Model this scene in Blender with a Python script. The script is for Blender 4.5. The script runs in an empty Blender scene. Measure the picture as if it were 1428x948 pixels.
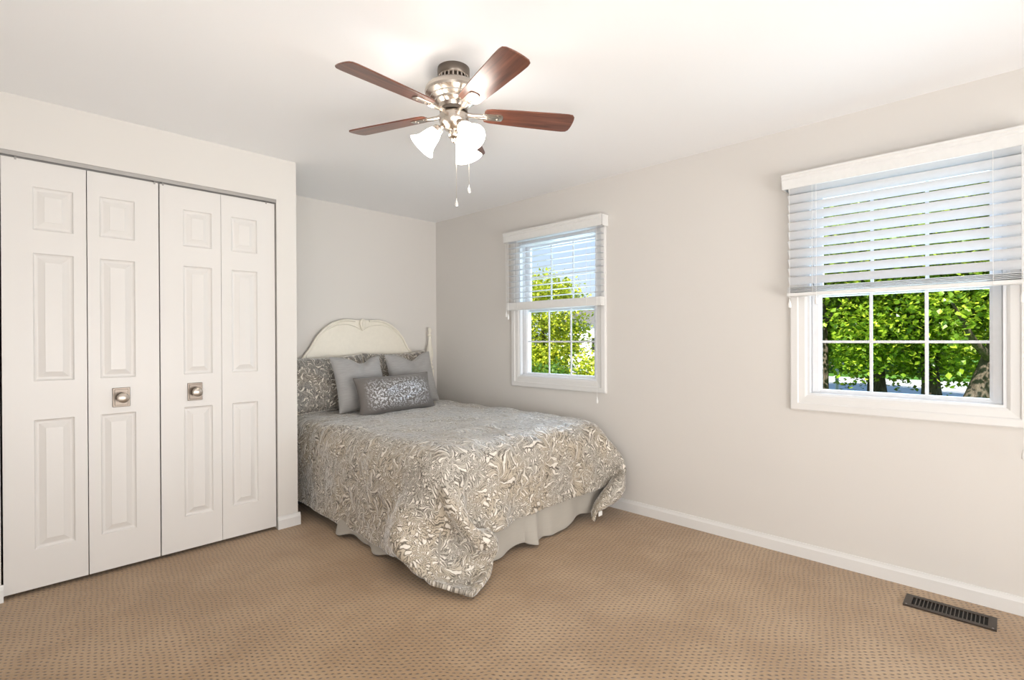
import bpy, bmesh, math, random
import numpy as np
from mathutils import Vector, Matrix

S = bpy.context.scene
COL = S.collection
PI = math.pi
random.seed(7)

# ------------------------------------------------------------------ camera
cam_d = bpy.data.cameras.new('camera')
cam_d.sensor_width = 36.0
cam_d.lens = 713.57 / 1428 * 36.0
cam_d.clip_start = 0.02
cam_d.clip_end = 300
cam = bpy.data.objects.new('camera', cam_d)
COL.objects.link(cam)
_r = Vector((0.69798582, -0.7160957, -0.004769))
_u = Vector((0.00521178, -0.00157966, 0.99998517))
_f = Vector((0.71609261, 0.69800032, -0.00262955))
cam.matrix_world = Matrix(((_r.x, _u.x, -_f.x, 0.0), (_r.y, _u.y, -_f.y, 0.0), (_r.z, _u.z, -_f.z, 1.2468), (0, 0, 0, 1)))
S.camera = cam

# ------------------------------------------------------------------ light
S.view_settings.view_transform = 'Standard'
S.view_settings.look = 'None'
S.view_settings.gamma = 1.0
S.view_settings.use_curve_mapping = False
S.view_settings.exposure = 0.36
SHADE_GLOW = 13.0      # lit glass of the fan's lamps
SKY = 0.85
SUN = 8.5
FILL = 49.0             # added fill lamps behind the viewer, watts
DAY = 46.0              # daylight through each window, watts

world = bpy.data.worlds.new('world')
S.world = world
world.use_nodes = True
wn = world.node_tree
wn.nodes.clear()
w_out = wn.nodes.new('ShaderNodeOutputWorld')
w_bg = wn.nodes.new('ShaderNodeBackground')
w_tc = wn.nodes.new('ShaderNodeTexCoord')
w_sep = wn.nodes.new('ShaderNodeSeparateXYZ')
w_rmp = wn.nodes.new('ShaderNodeValToRGB')
w_rmp.color_ramp.elements[0].position = 0.0
w_rmp.color_ramp.elements[0].color = (0.80, 0.90, 1.0, 1)
w_rmp.color_ramp.elements[1].position = 0.45
w_rmp.color_ramp.elements[1].color = (0.30, 0.52, 0.95, 1)
wn.links.new(w_tc.outputs['Generated'], w_sep.inputs[0])
wn.links.new(w_sep.outputs['Z'], w_rmp.inputs[0])
wn.links.new(w_rmp.outputs[0], w_bg.inputs[0])
w_bg.inputs[1].default_value = SKY
wn.links.new(w_bg.outputs[0], w_out.inputs[0])

sun_d = bpy.data.lights.new('sun', 'SUN')
sun_d.energy = SUN
sun_d.angle = 0.01
sun_d.color = (1.0, 0.95, 0.85)
sun = bpy.data.objects.new('sun', sun_d)
COL.objects.link(sun)
sun.rotation_euler = Vector((0.74, 0.22, -0.64)).to_track_quat('-Z', 'Y').to_euler()

XR, YC, YB, XC, H = 3.2246, 3.4529, 4.229, 1.4606, 2.44
XL, YF = -0.95, -2.30          # walls behind the camera
WIN_Y = (2.646, 0.416)         # window centres on the right wall
for i, wy in enumerate(WIN_Y):
    ld = bpy.data.lights.new('daylight', 'AREA')
    ld.shape = 'RECTANGLE'
    ld.size = 1.7
    ld.size_y = 1.6
    ld.energy = DAY
    ld.color = (0.64, 0.81, 1.0)
    lo = bpy.data.objects.new('daylight', ld)
    lo.location = (XR + 0.85, wy, 1.75)
    lo.rotation_euler = (0, PI / 2, 0)
    COL.objects.link(lo)

# two unseen fill panels added inside the closed room to brighten walls and ceiling
for nm, loc, rot, sz, en in (('fill_light', (-0.85, -0.2, 1.0), (PI / 2 + 0.55, 0, -PI / 2 + 0.65), (1.5, 1.7), FILL * 0.7), ('fill_light', (1.35, YF + 0.06, 1.0), (PI / 2 + 0.26, 0, -0.06), (2.6, 1.8), FILL * 1.8)):
    ld = bpy.data.lights.new(nm, 'AREA')
    ld.shape = 'RECTANGLE'
    ld.size, ld.size_y = sz
    ld.energy = en
    ld.spread = 2.3
    ld.color = (1.0, 0.985, 0.965)
    lo = bpy.data.objects.new(nm, ld)
    lo.location = loc
    lo.rotation_euler = rot
    COL.objects.link(lo)

# ------------------------------------------------------------------ helpers
class MB:
    """collects shapes, links them as ONE mesh object"""
    def __init__(self):
        self.bm = bmesh.new()

    def box(self, lo, hi, bev=0.0, seg=2):
        b = bmesh.new()
        bmesh.ops.create_cube(b, size=1)
        for v in b.verts:
            for i in range(3):
                v.co[i] = lo[i] + (v.co[i] + 0.5) * (hi[i] - lo[i])
        if bev > 0:
            bmesh.ops.bevel(b, geom=b.edges[:], offset=bev, segments=seg, profile=0.5, affect='EDGES')
        self.join(b)
        return self

    def join(self, b, mat=None):
        if mat is not None:
            bmesh.ops.transform(b, matrix=mat, verts=b.verts[:])
        me = bpy.data.meshes.new('tmp')
        b.to_mesh(me)
        b.free()
        self.bm.from_mesh(me)
        bpy.data.meshes.remove(me)
        return self

    def lathe(self, prof, n=32, mat=None, cap=True):
        """prof: (radius, z) pairs, spun about z"""
        b = bmesh.new()
        rings = []
        for r, z in prof:
            if r < 1e-6:
                rings.append([b.verts.new((0, 0, z))])
            else:
                rings.append([b.verts.new((r * math.cos(2 * PI * k / n), r * math.sin(2 * PI * k / n), z)) for k in range(n)])
        for a, c in zip(rings, rings[1:]):
            if len(a) == 1 and len(c) == 1:
                continue
            for k in range(n):
                k2 = (k + 1) % n
                if len(a) == 1:
                    b.faces.new((a[0], c[k], c[k2]))
                elif len(c) == 1:
                    b.faces.new((a[k], c[0], a[k2]))
                else:
                    b.faces.new((a[k], c[k], c[k2], a[k2]))
        if cap:
            for rg in (rings[0], rings[-1]):
                if len(rg) > 2:
                    b.faces.new(rg)
        bmesh.ops.recalc_face_normals(b, faces=b.faces[:])
        return self.join(b, mat)

    def tube(self, pts, rad, n=8):
        pts = [Vector(p) for p in pts]
        if not hasattr(rad, '__len__'):
            rad = [rad] * len(pts)
        b = bmesh.new()
        rings = []
        ref = None
        for i, p in enumerate(pts):
            t = (pts[min(i + 1, len(pts) - 1)] - pts[max(i - 1, 0)]).normalized()
            if ref is None:
                ref = Vector((1, 0, 0)) if abs(t.x) < 0.8 else Vector((0, 1, 0))
            s = t.cross(ref).normalized()
            ref = s.cross(t).normalized()
            rings.append([b.verts.new(p + (s * math.cos(2 * PI * k / n) + ref * math.sin(2 * PI * k / n)) * rad[i]) for k in range(n)])
        for a, c in zip(rings, rings[1:]):
            for k in range(n):
                b.faces.new((a[k], a[(k + 1) % n], c[(k + 1) % n], c[k]))
        b.faces.new(rings[0]); b.faces.new(rings[-1])
        bmesh.ops.recalc_face_normals(b, faces=b.faces[:])
        return self.join(b)

    def prism(self, outline, d0, d1, axis=1, bev=0.0):
        """outline of 2-D points extruded along axis (0: (y,z), 1: (x,z), 2: (x,y))"""
        def P(q, d):
            return {0: (d, q[0], q[1]), 1: (q[0], d, q[1]), 2: (q[0], q[1], d)}[axis]
        b = bmesh.new()
        A = [b.verts.new(P(q, d0)) for q in outline]
        B = [b.verts.new(P(q, d1)) for q in outline]
        n = len(outline)
        b.faces.new(A); b.faces.new(B)
        for k in range(n):
            b.faces.new((A[k], A[(k + 1) % n], B[(k + 1) % n], B[k]))
        bmesh.ops.recalc_face_normals(b, faces=b.faces[:])
        if bev:
            es = [e for e in b.edges if len(e.link_faces) == 2 and e.calc_face_angle() > 0.8]
            bmesh.ops.bevel(b, geom=es, offset=bev, segments=2, profile=0.5, affect='EDGES')
        return self.join(b)

    def frame_yz(self, x_prof, cy, z0, z1, hw):
        """moulded rectangular frame on a wall of constant x.
        x_prof: (inset from the outer edge, x) pairs swept round the rectangle"""
        b = bmesh.new()
        rings = []
        for ins, x in x_prof:
            rings.append([b.verts.new((x, cy + sy * (hw - ins), z)) for sy, z in
                          ((-1, z0 + ins), (1, z0 + ins), (1, z1 - ins), (-1, z1 - ins))])
        m = len(rings)
        for i in range(m):
            a, c = rings[i], rings[(i + 1) % m]
            for k in range(4):
                b.faces.new((a[k], a[(k + 1) % 4], c[(k + 1) % 4], c[k]))
        bmesh.ops.recalc_face_normals(b, faces=b.faces[:])
        return self.join(b)

    def build(self, name, mat, parent=None, smooth=None, local=False):
        me = bpy.data.meshes.new(name)
        self.bm.to_mesh(me)
        self.bm.free()
        me.materials.append(mat)
        if smooth is not None:
            for p in me.polygons:
                p.use_smooth = True
            try:
                me.set_sharp_from_angle(angle=smooth)
            except Exception:
                pass
        o = bpy.data.objects.new(name, me)
        COL.objects.link(o)
        if parent is not None:
            o.parent = parent
            if parent.type == 'EMPTY' and not local:     # shapes are given in room coordinates
                o.matrix_parent_inverse = parent.matrix_basis.inverted()
        return o


def tag(o, label, cat, group=None, kind=None):
    o['label'] = label
    o['category'] = cat
    if group:
        o['group'] = group
    if kind:
        o['kind'] = kind
    return o


def struct(o, label, cat):
    return tag(o, label, cat, kind='structure')


def empty(name, loc=(0, 0, 0), rz=0.0):
    o = bpy.data.objects.new(name, None)
    o.empty_display_size = 0.1
    o.location = loc
    o.rotation_euler = (0, 0, rz)
    COL.objects.link(o)
    return o


def copy_tree(o, parent=None):
    c = o.copy()
    COL.objects.link(c)
    c.parent = parent
    for ch in list(o.children):
        copy_tree(ch, c)
    return c


# ------------------------------------------------------------------ materials
class NT:
    def __init__(self, name):
        self.m = bpy.data.materials.new(name)
        self.m.use_nodes = True
        self.t = self.m.node_tree
        self.t.nodes.clear()
        self.out = self.t.nodes.new('ShaderNodeOutputMaterial')

    def n(self, typ, **kw):
        nd = self.t.nodes.new(typ)
        for k, v in kw.items():
            setattr(nd, k, v)
        return nd

    def l(self, a, b):
        self.t.links.new(a, b)

    def _in(self, nd, i, v):
        if v is None:
            return
        if hasattr(v, 'links') or isinstance(v, bpy.types.NodeSocket):
            self.l(v, nd.inputs[i])
        else:
            nd.inputs[i].default_value = v

    def math(self, op, a, b=None, c=None, clamp=False):
        nd = self.n('ShaderNodeMath', operation=op)
        nd.use_clamp = clamp
        self._in(nd, 0, a); self._in(nd, 1, b); self._in(nd, 2, c)
        return nd.outputs[0]

    def vmath(self, op, a, b=None, scale=None):
        nd = self.n('ShaderNodeVectorMath', operation=op)
        self._in(nd, 0, a); self._in(nd, 1, b)
        if scale is not None:
            self._in(nd, 3, scale)
        return nd.outputs['Value'] if op in ('LENGTH', 'DOT_PRODUCT', 'DISTANCE') else nd.outputs[0]

    def ramp(self, v, stops, interp='LINEAR'):
        nd = self.n('ShaderNodeValToRGB')
        cr = nd.color_ramp
        cr.interpolation = interp
        while len(cr.elements) < len(stops):
            cr.elements.new(0.5)
        for e, (p, c) in zip(cr.elements, stops):
            e.position = p
            e.color = (c[0], c[1], c[2], 1) if hasattr(c, '__len__') else (c, c, c, 1)
        self.l(v, nd.inputs[0])
        return nd.outputs[0]

    def noise(self, vec, scale, detail=2.0, rough=0.5, dim='3D'):
        nd = self.n('ShaderNodeTexNoise', noise_dimensions=dim)
        if vec is not None:
            self.l(vec, nd.inputs['Vector'])
        nd.inputs['Scale'].default_value = scale
        nd.inputs['Detail'].default_value = detail
        nd.inputs['Roughness'].default_value = rough
        return nd

    def mix(self, fac, a, b, blend='MIX'):
        nd = self.n('ShaderNodeMix', data_type='RGBA', blend_type=blend)
        self._in(nd, 0, fac)
        for i, v in ((6, a), (7, b)):
            if isinstance(v, tuple):
                nd.inputs[i].default_value = (v[0], v[1], v[2], 1)
            else:
                self.l(v, nd.inputs[i])
        return nd.outputs[2]

    def bsdf(self, color, rough=0.5, metal=0.0, spec=0.5, **kw):
        p = self.n('ShaderNodeBsdfPrincipled')
        if isinstance(color, tuple):
            p.inputs['Base Color'].default_value = (color[0], color[1], color[2], 1)
        else:
            self.l(color, p.inputs['Base Color'])
        self._in(p, 'Roughness', rough)
        self._in(p, 'Metallic', metal)
        p.inputs['Specular IOR Level'].default_value = spec
        for k, v in kw.items():
            self._in(p, k.replace('_', ' '), v)
        self.l(p.outputs[0], self.out.inputs[0])
        return p

    def bump(self, p, h, strength=0.2, dist=0.01):
        b = self.n('ShaderNodeBump')
        b.inputs['Strength'].default_value = strength
        b.inputs['Distance'].default_value = dist
        self.l(h, b.inputs['Height'])
        self.l(b.outputs[0], p.inputs['Normal'])


def obj_co(t):
    return t.n('ShaderNodeTexCoord').outputs['Object']


def m_paint(name, c, rough=0.6, bump=0.03, spec=0.3):
    t = NT(name)
    n = t.noise(obj_co(t), 220.0, 3.0)
    n2 = t.noise(obj_co(t), 1.3, 1.0)
    col = t.mix(n2.outputs[0], tuple(x * 0.985 for x in c), tuple(min(1, x * 1.015) for x in c))
    p = t.bsdf(col, rough, spec=spec)
    t.bump(p, n.outputs[0], bump, 0.004)
    return t.m


def m_plain(name, c, rough=0.5, metal=0.0, spec=0.5):
    t = NT(name)
    n = t.noise(obj_co(t), 35.0, 2.0)
    col = t.mix(n.outputs[0], tuple(x * 0.95 for x in c), tuple(min(1, x * 1.04) for x in c))
    t.bsdf(col, rough, metal, spec)
    return t.m


M = {}
M['wall'] = m_paint('wall_paint', (0.69, 0.662, 0.628), 0.75)
M['ceiling'] = m_paint('ceiling_paint', (0.90, 0.90, 0.905), 0.85, 0.05)
M['trim'] = m_paint('trim_paint', (0.745, 0.735, 0.72), 0.35, 0.01, 0.5)
M['door'] = m_paint('door_paint', (0.70, 0.675, 0.65), 0.38, 0.02, 0.45)
M['vinyl'] = m_plain('window_vinyl', (0.78, 0.79, 0.81), 0.35)
M['blind'] = m_plain('blind_white', (0.76, 0.755, 0.74), 0.42)
M['slat'] = m_plain('slat_white', (0.64, 0.65, 0.665), 0.45)
M['cord'] = m_plain('cord_white', (0.82, 0.81, 0.79), 0.7)
M['nickel'] = m_plain('brushed_nickel', (0.58, 0.52, 0.46), 0.27, 1.0)
M['nickel_dark'] = m_plain('dark_nickel', (0.19, 0.16, 0.135), 0.38, 1.0)
M['track'] = m_plain('track_metal', (0.40, 0.385, 0.37), 0.45, 1.0)
M['knob'] = m_plain('knob_nickel', (0.46, 0.41, 0.36), 0.32, 1.0)
M['black'] = m_plain('black_metal', (0.02, 0.018, 0.016), 0.6)
M['dark_cloth'] = m_plain('dark_cloth', (0.13, 0.118, 0.108), 0.7)
M['cream'] = m_plain('cream_lacquer', (0.82, 0.775, 0.675), 0.45)
M['bronze'] = m_plain('vent_bronze', (0.060, 0.046, 0.036), 0.45, 0.4)
M['louver'] = m_plain('vent_louver', (0.16, 0.14, 0.12), 0.45, 0.4)
M['dark'] = m_plain('dark_void', (0.01, 0.009, 0.008), 0.9)
M['ticking'] = m_plain('mattress_ticking', (0.55, 0.53, 0.50), 0.9)
M['crystal'] = m_plain('pendant_glass', (0.75, 0.74, 0.72), 0.12, 0.6)
M['grey_wall'] = m_paint('house_siding', (0.75, 0.74, 0.72), 0.8)
M['tan_wall'] = m_paint('house_brick', (0.50, 0.34, 0.26), 0.85)
M['roof'] = m_paint('house_roof', (0.16, 0.15, 0.15), 0.9)
M['asphalt'] = m_paint('road_asphalt', (0.55, 0.54, 0.53), 0.9)


def mat_carpet():
    t = NT('patterned_carpet')
    co = obj_co(t)
    wob = t.noise(co, 9.0, 2.0)
    wv = t.vmath('SCALE', t.vmath('SUBTRACT', wob.outputs['Color'], (0.5, 0.5, 0.5)), None, 0.034)
    c2 = t.vmath('ADD', co, wv)
    s = t.n('ShaderNodeSeparateXYZ')
    t.l(c2, s.inputs[0])
    x, y = s.outputs[0], s.outputs[1]
    k = 0.70711
    u = t.math('DIVIDE', t.math('MULTIPLY', t.math('SUBTRACT', x, y), k), 0.0265)
    v = t.math('DIVIDE', t.math('MULTIPLY', t.math('ADD', x, y), k), 0.0190)
    u = t.math('ADD', u, t.math('MULTIPLY', v, 0.06))
    row = t.math('FLOOR', v)
    half = t.math('MULTIPLY', t.math('MODULO', t.math('ABSOLUTE', row), 2.0), 0.5)
    fu = t.math('SUBTRACT', t.math('FRACT', t.math('ADD', u, half)), 0.5)
    fv = t.math('SUBTRACT', t.math('FRACT', v), 0.5)
    d = t.math('SQRT', t.math('ADD', t.math('POWER', t.math('DIVIDE', fu, 0.36), 2.0), t.math('POWER', t.math('DIVIDE', fv, 0.27), 2.0)))
    fine = t.noise(co, 420.0, 2.0)
    d = t.math('ADD', d, t.math('MULTIPLY', t.math('SUBTRACT', fine.outputs[0], 0.5), 0.9))
    pit = t.math('MULTIPLY', t.math('SUBTRACT', 1.0, d, clamp=True), 1.7, clamp=True)
    big = t.noise(co, 2.2, 3.0, 0.6)
    mid = t.noise(co, 60.0, 3.0, 0.6)
    base = t.mix(t.ramp(big.outputs[0], [(0.40, 0.0), (0.62, 1.0)]), (0.365, 0.228, 0.116), (0.470, 0.318, 0.182))
    base = t.mix(t.math('MULTIPLY', mid.outputs[0], 0.5), base, (0.43, 0.285, 0.155))
    col = t.mix(t.math('MULTIPLY', pit, 0.8), base, (0.085, 0.045, 0.022))
    p = t.bsdf(col, 0.55, spec=0.45, Sheen_Weight=0.35, Sheen_Roughness=0.4)
    h = t.math('ADD', t.math('MULTIPLY', pit, -1.0), t.math('MULTIPLY', fine.outputs[0], 0.35))
    t.bump(p, h, 0.55, 0.006)
    return t.m


def swirl(t, uv, scale, arms, kr, seed):
    """scrolling acanthus strokes: in every cell a spiral of feathered arms"""
    off = t.vmath('ADD', uv, (seed, seed * 1.7, 0.0))
    vo = t.n('ShaderNodeTexVoronoi', voronoi_dimensions='2D')
    vo.inputs['Scale'].default_value = scale
    t.l(off, vo.inputs['Vector'])
    d = t.vmath('SUBTRACT', off, vo.outputs['Position'])
    s = t.n('ShaderNodeSeparateXYZ')
    t.l(d, s.inputs[0])
    r = t.math('ADD', t.vmath('LENGTH', d), 0.004)
    a = t.math('ARCTAN2', s.outputs[1], s.outputs[0])
    rnd = t.n('ShaderNodeSeparateXYZ')
    t.l(vo.outputs['Color'], rnd.inputs[0])
    lr = t.math('MULTIPLY', t.math('LOGARITHM', r, 2.71828), kr)
    sgn = t.math('SUBTRACT', t.math('MULTIPLY', t.math('GREATER_THAN', rnd.outputs[0], 0.5), 2.0), 1.0)
    ph = t.math('ADD', t.math('MULTIPLY', a, arms), t.math('ADD', t.math('MULTIPLY', lr, sgn), t.math('MULTIPLY', rnd.outputs[1], 6.28)))
    fea = t.math('SINE', t.math('ADD', t.math('MULTIPLY', a, arms * 3.0), t.math('MULTIPLY', lr, -4.0)))
    return t.math('SINE', ph), r, vo.outputs['Distance'], fea


def mat_damask(name, scale=1.15, light=(0.74, 0.69, 0.615), mid=(0.50, 0.43, 0.335), dark=(0.055, 0.044, 0.034), cool=(0.46, 0.42, 0.36)):
    t = NT(name)
    uv = t.n('ShaderNodeTexCoord').outputs['UV']
    wob = t.noise(uv, 11.0 * scale, 2.0, dim='2D')
    w = t.vmath('SCALE', t.vmath('SUBTRACT', wob.outputs['Color'], (0.5, 0.5, 0.5)), None, 0.055 / scale)
    q = t.vmath('ADD', uv, w)
    s1, r1, d1, f1 = swirl(t, q, 6.0 * scale, 5.0, 3.0, 0.31)
    s2, r2, d2, f2 = swirl(t, q, 10.5 * scale, 4.0, 2.6, 2.13)
    fine = t.noise(q, 60.0 * scale, 3.0, 0.65, dim='2D')
    sel = t.noise(uv, 6.0 * scale, 1.0, dim='2D')
    m = t.ramp(sel.outputs[0], [(0.46, 0.0), (0.52, 1.0)])
    def pick(a_, b_):
        nd = t.n('ShaderNodeMix', data_type='FLOAT')
        t.l(m, nd.inputs[0]); t.l(a_, nd.inputs[2]); t.l(b_, nd.inputs[3])
        return nd.outputs[0]
    st = pick(s1, s2)                       # broad curling strokes
    fe = pick(f1, f2)                       # barbs that feather each stroke
    fn = t.math('MULTIPLY', t.math('SUBTRACT', fine.outputs[0], 0.5), 1.3)
    v = t.math('ADD', st, t.math('ADD', t.math('MULTIPLY', fe, 0.60), fn))
    tone = t.noise(uv, 3.5, 2.0, dim='2D')
    midc = t.mix(t.ramp(tone.outputs[0], [(0.4, 0.0), (0.6, 1.0)]), mid, cool)
    lightf = t.ramp(v, [(0.74, 0.0), (0.92, 1.0)])
    # a thin dark outline hugging one flank of every stroke, and fine veins
    o1 = t.math('SUBTRACT', 1.0, t.math('MULTIPLY', t.math('ABSOLUTE', t.math('SUBTRACT', v, 0.42)), 2.5), clamp=True)
    o2 = t.math('SUBTRACT', 1.0, t.math('MULTIPLY', t.math('ABSOLUTE', t.math('ADD', v, 1.05)), 2.4), clamp=True)
    dk = t.math('MAXIMUM', t.math('MULTIPLY', o1, 1.0), t.math('MULTIPLY', o2, 1.0))
    col = t.mix(lightf, midc, light)
    col = t.mix(dk, col, dark)
    p = t.bsdf(col, 0.42, spec=0.5, Sheen_Weight=1.0, Sheen_Roughness=0.28)
    fb = t.noise(uv, 55.0, 2.0, dim='2D')
    t.bump(p, t.math('ADD', v, t.math('MULTIPLY', fb.outputs[0], 0.8)), 0.35, 0.006)
    return t.m


def mat_cloth(name, c, slub=0.12, scale=1.0, rough=0.8, sheen=0.3):
    t = NT(name)
    uv = t.n('ShaderNodeTexCoord').outputs['UV']
    mp = t.n('ShaderNodeMapping')
    mp.inputs['Scale'].default_value = (14 * scale, 190 * scale, 1)
    t.l(uv, mp.inputs[0])
    n1 = t.noise(mp.outputs[0], 1.0, 3.0, 0.6, dim='2D')
    col = t.mix(n1.outputs[0], tuple(x * (1 - slub * 1.6) for x in c), tuple(min(1, x * (1 + slub)) for x in c))
    p = t.bsdf(col, rough, spec=0.2, Sheen_Weight=sheen, Sheen_Roughness=0.4)
    t.bump(p, n1.outputs[0], 0.12, 0.002)
    return t.m


def mat_sequin():
    t = NT('silver_brocade')
    uv = t.n('ShaderNodeTexCoord').outputs['UV']
    wob = t.noise(uv, 30.0, 2.0, dim='2D')
    q = t.vmath('ADD', uv, t.vmath('SCALE', t.vmath('SUBTRACT', wob.outputs['Color'], (0.5, 0.5, 0.5)), None, 0.02))
    s1, r1, d1, f1 = swirl(t, q, 15.0, 6.0, 3.0, 0.7)
    vo = t.n('ShaderNodeTexVoronoi', voronoi_dimensions='2D')
    vo.inputs['Scale'].default_value = 150.0
    t.l(uv, vo.inputs['Vector'])
    rnd = t.n('ShaderNodeSeparateXYZ')
    t.l(vo.outputs['Color'], rnd.inputs[0])
    v = t.math('ADD', t.math('MULTIPLY', s1, 0.30), t.math('MULTIPLY', rnd.outputs[0], 0.9))
    sp = t.ramp(v, [(0.50, 0.0), (0.68, 1.0)])
    # plain border round the embroidered field (field shape in the weave itself)
    s = t.n('ShaderNodeSeparateXYZ')
    t.l(uv, s.inputs[0])
    ex = t.math('SUBTRACT', 1.0, t.math('POWER', t.math('DIVIDE', t.math('ABSOLUTE', s.outputs[0]), 0.30), 5.0), clamp=True)
    ey = t.math('SUBTRACT', 1.0, t.math('POWER', t.math('DIVIDE', t.math('ABSOLUTE', s.outputs[1]), 0.130), 3.0), clamp=True)
    fld = t.math('MULTIPLY', sp, t.math('MULTIPLY', ex, ey))
    col = t.mix(fld, (0.145, 0.131, 0.120), (0.66, 0.66, 0.675))
    p = t.bsdf(col, t.math('SUBTRACT', 0.6, t.math('MULTIPLY', fld, 0.25)), t.math('MULTIPLY', fld, 0.5), spec=0.4, Sheen_Weight=0.3)
    t.bump(p, fld, 0.3, 0.003)
    return t.m


def mat_wood():
    t = NT('blade_walnut')
    co = obj_co(t)
    mp = t.n('ShaderNodeMapping')
    mp.inputs['Scale'].default_value = (3.0, 46.0, 10.0)
    t.l(co, mp.inputs[0])
    n1 = t.noise(mp.outputs[0], 1.0, 4.0, 0.65)
    n2 = t.noise(co, 6.0, 2.0)
    col = t.ramp(n1.outputs[0], [(0.30, (0.050, 0.016, 0.010)), (0.50, (0.135, 0.043, 0.024)), (0.72, (0.235, 0.085, 0.046))])
    col = t.mix(t.math('MULTIPLY', n2.outputs[0], 0.3), col, (0.09, 0.03, 0.018))
    p = t.bsdf(col, 0.30, spec=0.5, Coat_Weight=0.35, Coat_Roughness=0.22)
    t.bump(p, n1.outputs[0], 0.05, 0.001)
    return t.m


def mat_shade():
    t = NT('lit_frosted_glass')
    e = t.n('ShaderNodeEmission')
    e.inputs[0].default_value = (1.0, 0.93, 0.84, 1)
    e.inputs[1].default_value = SHADE_GLOW
    d = t.n('ShaderNodeBsdfPrincipled')
    d.inputs['Base Color'].default_value = (0.9, 0.88, 0.85, 1)
    d.inputs['Roughness'].default_value = 0.25
    a = t.n('ShaderNodeAddShader')
    t.l(e.outputs[0], a.inputs[0]); t.l(d.outputs[0], a.inputs[1])
    t.l(a.outputs[0], t.out.inputs[0])
    return t.m


def mat_glass():
    t = NT('window_glass')
    tr = t.n('ShaderNodeBsdfTransparent')
    tr.inputs[0].default_value = (0.97, 0.985, 0.98, 1)
    gl = t.n('ShaderNodeBsdfGlossy')
    gl.inputs['Roughness'].default_value = 0.02
    fr = t.n('ShaderNodeFresnel')
    fr.inputs[0].default_value = 1.10
    mx = t.n('ShaderNodeMixShader')
    t.l(fr.outputs[0], mx.inputs[0]); t.l(tr.outputs[0], mx.inputs[1]); t.l(gl.outputs[0], mx.inputs[2])
    t.l(mx.outputs[0], t.out.inputs[0])
    return t.m


def mat_leaf(name, c0, c1, c2):
    t = NT(name)
    oi = t.n('ShaderNodeNewGeometry')
    col = t.ramp(oi.outputs['Random Per Island'], [(0.0, c0), (0.5, c1), (1.0, c2)])
    d = t.n('ShaderNodeBsdfDiffuse')
    t.l(col, d.inputs[0])
    tl = t.n('ShaderNodeBsdfTranslucent')
    t.l(t.mix(0.5, col, (0.55, 0.65, 0.05)), tl.inputs[0])
    g = t.n('ShaderNodeBsdfGlossy')
    g.inputs['Roughness'].default_value = 0.35
    mx = t.n('ShaderNodeMixShader')
    mx.inputs[0].default_value = 0.40
    t.l(d.outputs[0], mx.inputs[1]); t.l(tl.outputs[0], mx.inputs[2])
    m2 = t.n('ShaderNodeMixShader')
    m2.inputs[0].default_value = 0.06
    t.l(mx.outputs[0], m2.inputs[1]); t.l(g.outputs[0], m2.inputs[2])
    t.l(m2.outputs[0], t.out.inputs[0])
    return t.m


def mat_bark():
    t = NT('tree_bark')
    co = obj_co(t)
    mp = t.n('ShaderNodeMapping')
    mp.inputs['Scale'].default_value = (9, 9, 1.6)
    t.l(co, mp.inputs[0])
    n = t.noise(mp.outputs[0], 1.5, 4.0, 0.65)
    col = t.ramp(n.outputs[0], [(0.3, (0.05, 0.038, 0.03)), (0.7, (0.21, 0.165, 0.13))])
    p = t.bsdf(col, 0.9, spec=0.1)
    t.bump(p, n.outputs[0], 0.8, 0.05)
    return t.m


def mat_grass():
    t = NT('lawn_grass')
    co = obj_co(t)
    a = t.noise(co, 0.35, 3.0)
    b = t.noise(co, 14.0, 3.0, 0.7)
    col = t.ramp(a.outputs[0], [(0.35, (0.05, 0.16, 0.03)), (0.65, (0.16, 0.34, 0.06))])
    col = t.mix(t.math('MULTIPLY', b.outputs[0], 0.6), col, (0.10, 0.22, 0.03))
    t.bsdf(col, 0.9, spec=0.1)
    return t.m


M['carpet'] = mat_carpet()
M['damask'] = mat_damask('damask_duvet')
M['damask_sham'] = mat_damask('damask_sham', 1.2, light=(0.70, 0.65, 0.57), mid=(0.33, 0.285, 0.23), dark=(0.055, 0.046, 0.04), cool=(0.30, 0.285, 0.26))
M['grey_cloth'] = mat_cloth('grey_linen', (0.375, 0.365, 0.355), 0.13)
M['skirt'] = mat_cloth('skirt_cloth', (0.40, 0.37, 0.325), 0.03)
M['sequin'] = mat_sequin()
M['wood'] = mat_wood()
M['shade'] = mat_shade()
M['glass'] = mat_glass()
M['leaf'] = mat_leaf('maple_leaf', (0.06, 0.15, 0.012), (0.25, 0.40, 0.025), (0.52, 0.62, 0.05))
M['leaf_gold'] = mat_leaf('golden_leaf', (0.14, 0.22, 0.02), (0.50, 0.54, 0.03), (0.75, 0.72, 0.08))
M['leaf_dark'] = mat_leaf('dark_leaf', (0.03, 0.09, 0.012), (0.07, 0.17, 0.02), (0.15, 0.26, 0.03))
M['bark'] = mat_bark()
M['grass'] = mat_grass()

# ------------------------------------------------------------------ room shell
T = 0.14
struct(MB().box((XL - 0.1, YF - 0.1, -0.12), (XR + T, YB + 0.1, 0.0)).build('floor', M['carpet']), 'tan loop carpet with a small dashed pattern over the whole floor', 'floor')
struct(MB().box((XL - 0.1, YF - 0.1, H), (XR + T, YB + 0.1, H + 0.12)).build('ceiling', M['ceiling']), 'smooth white ceiling with soft fan shadows', 'ceiling')
struct(MB().box((XL - 0.1, YB, 0), (XR + T, YB + 0.1, H)).build('wall_back', M['wall']), 'pale wall behind the headboard', 'wall')
struct(MB().box((XL - 0.1, YF - 0.1, 0), (XL, YB, H)).build('wall_left', M['wall']), 'pale wall beside the closet, behind the viewer', 'wall')
struct(MB().box((XL, YF - 0.1, 0), (XR, YF, H)).build('wall_front', M['wall']), 'pale wall behind the viewer', 'wall')

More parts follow.
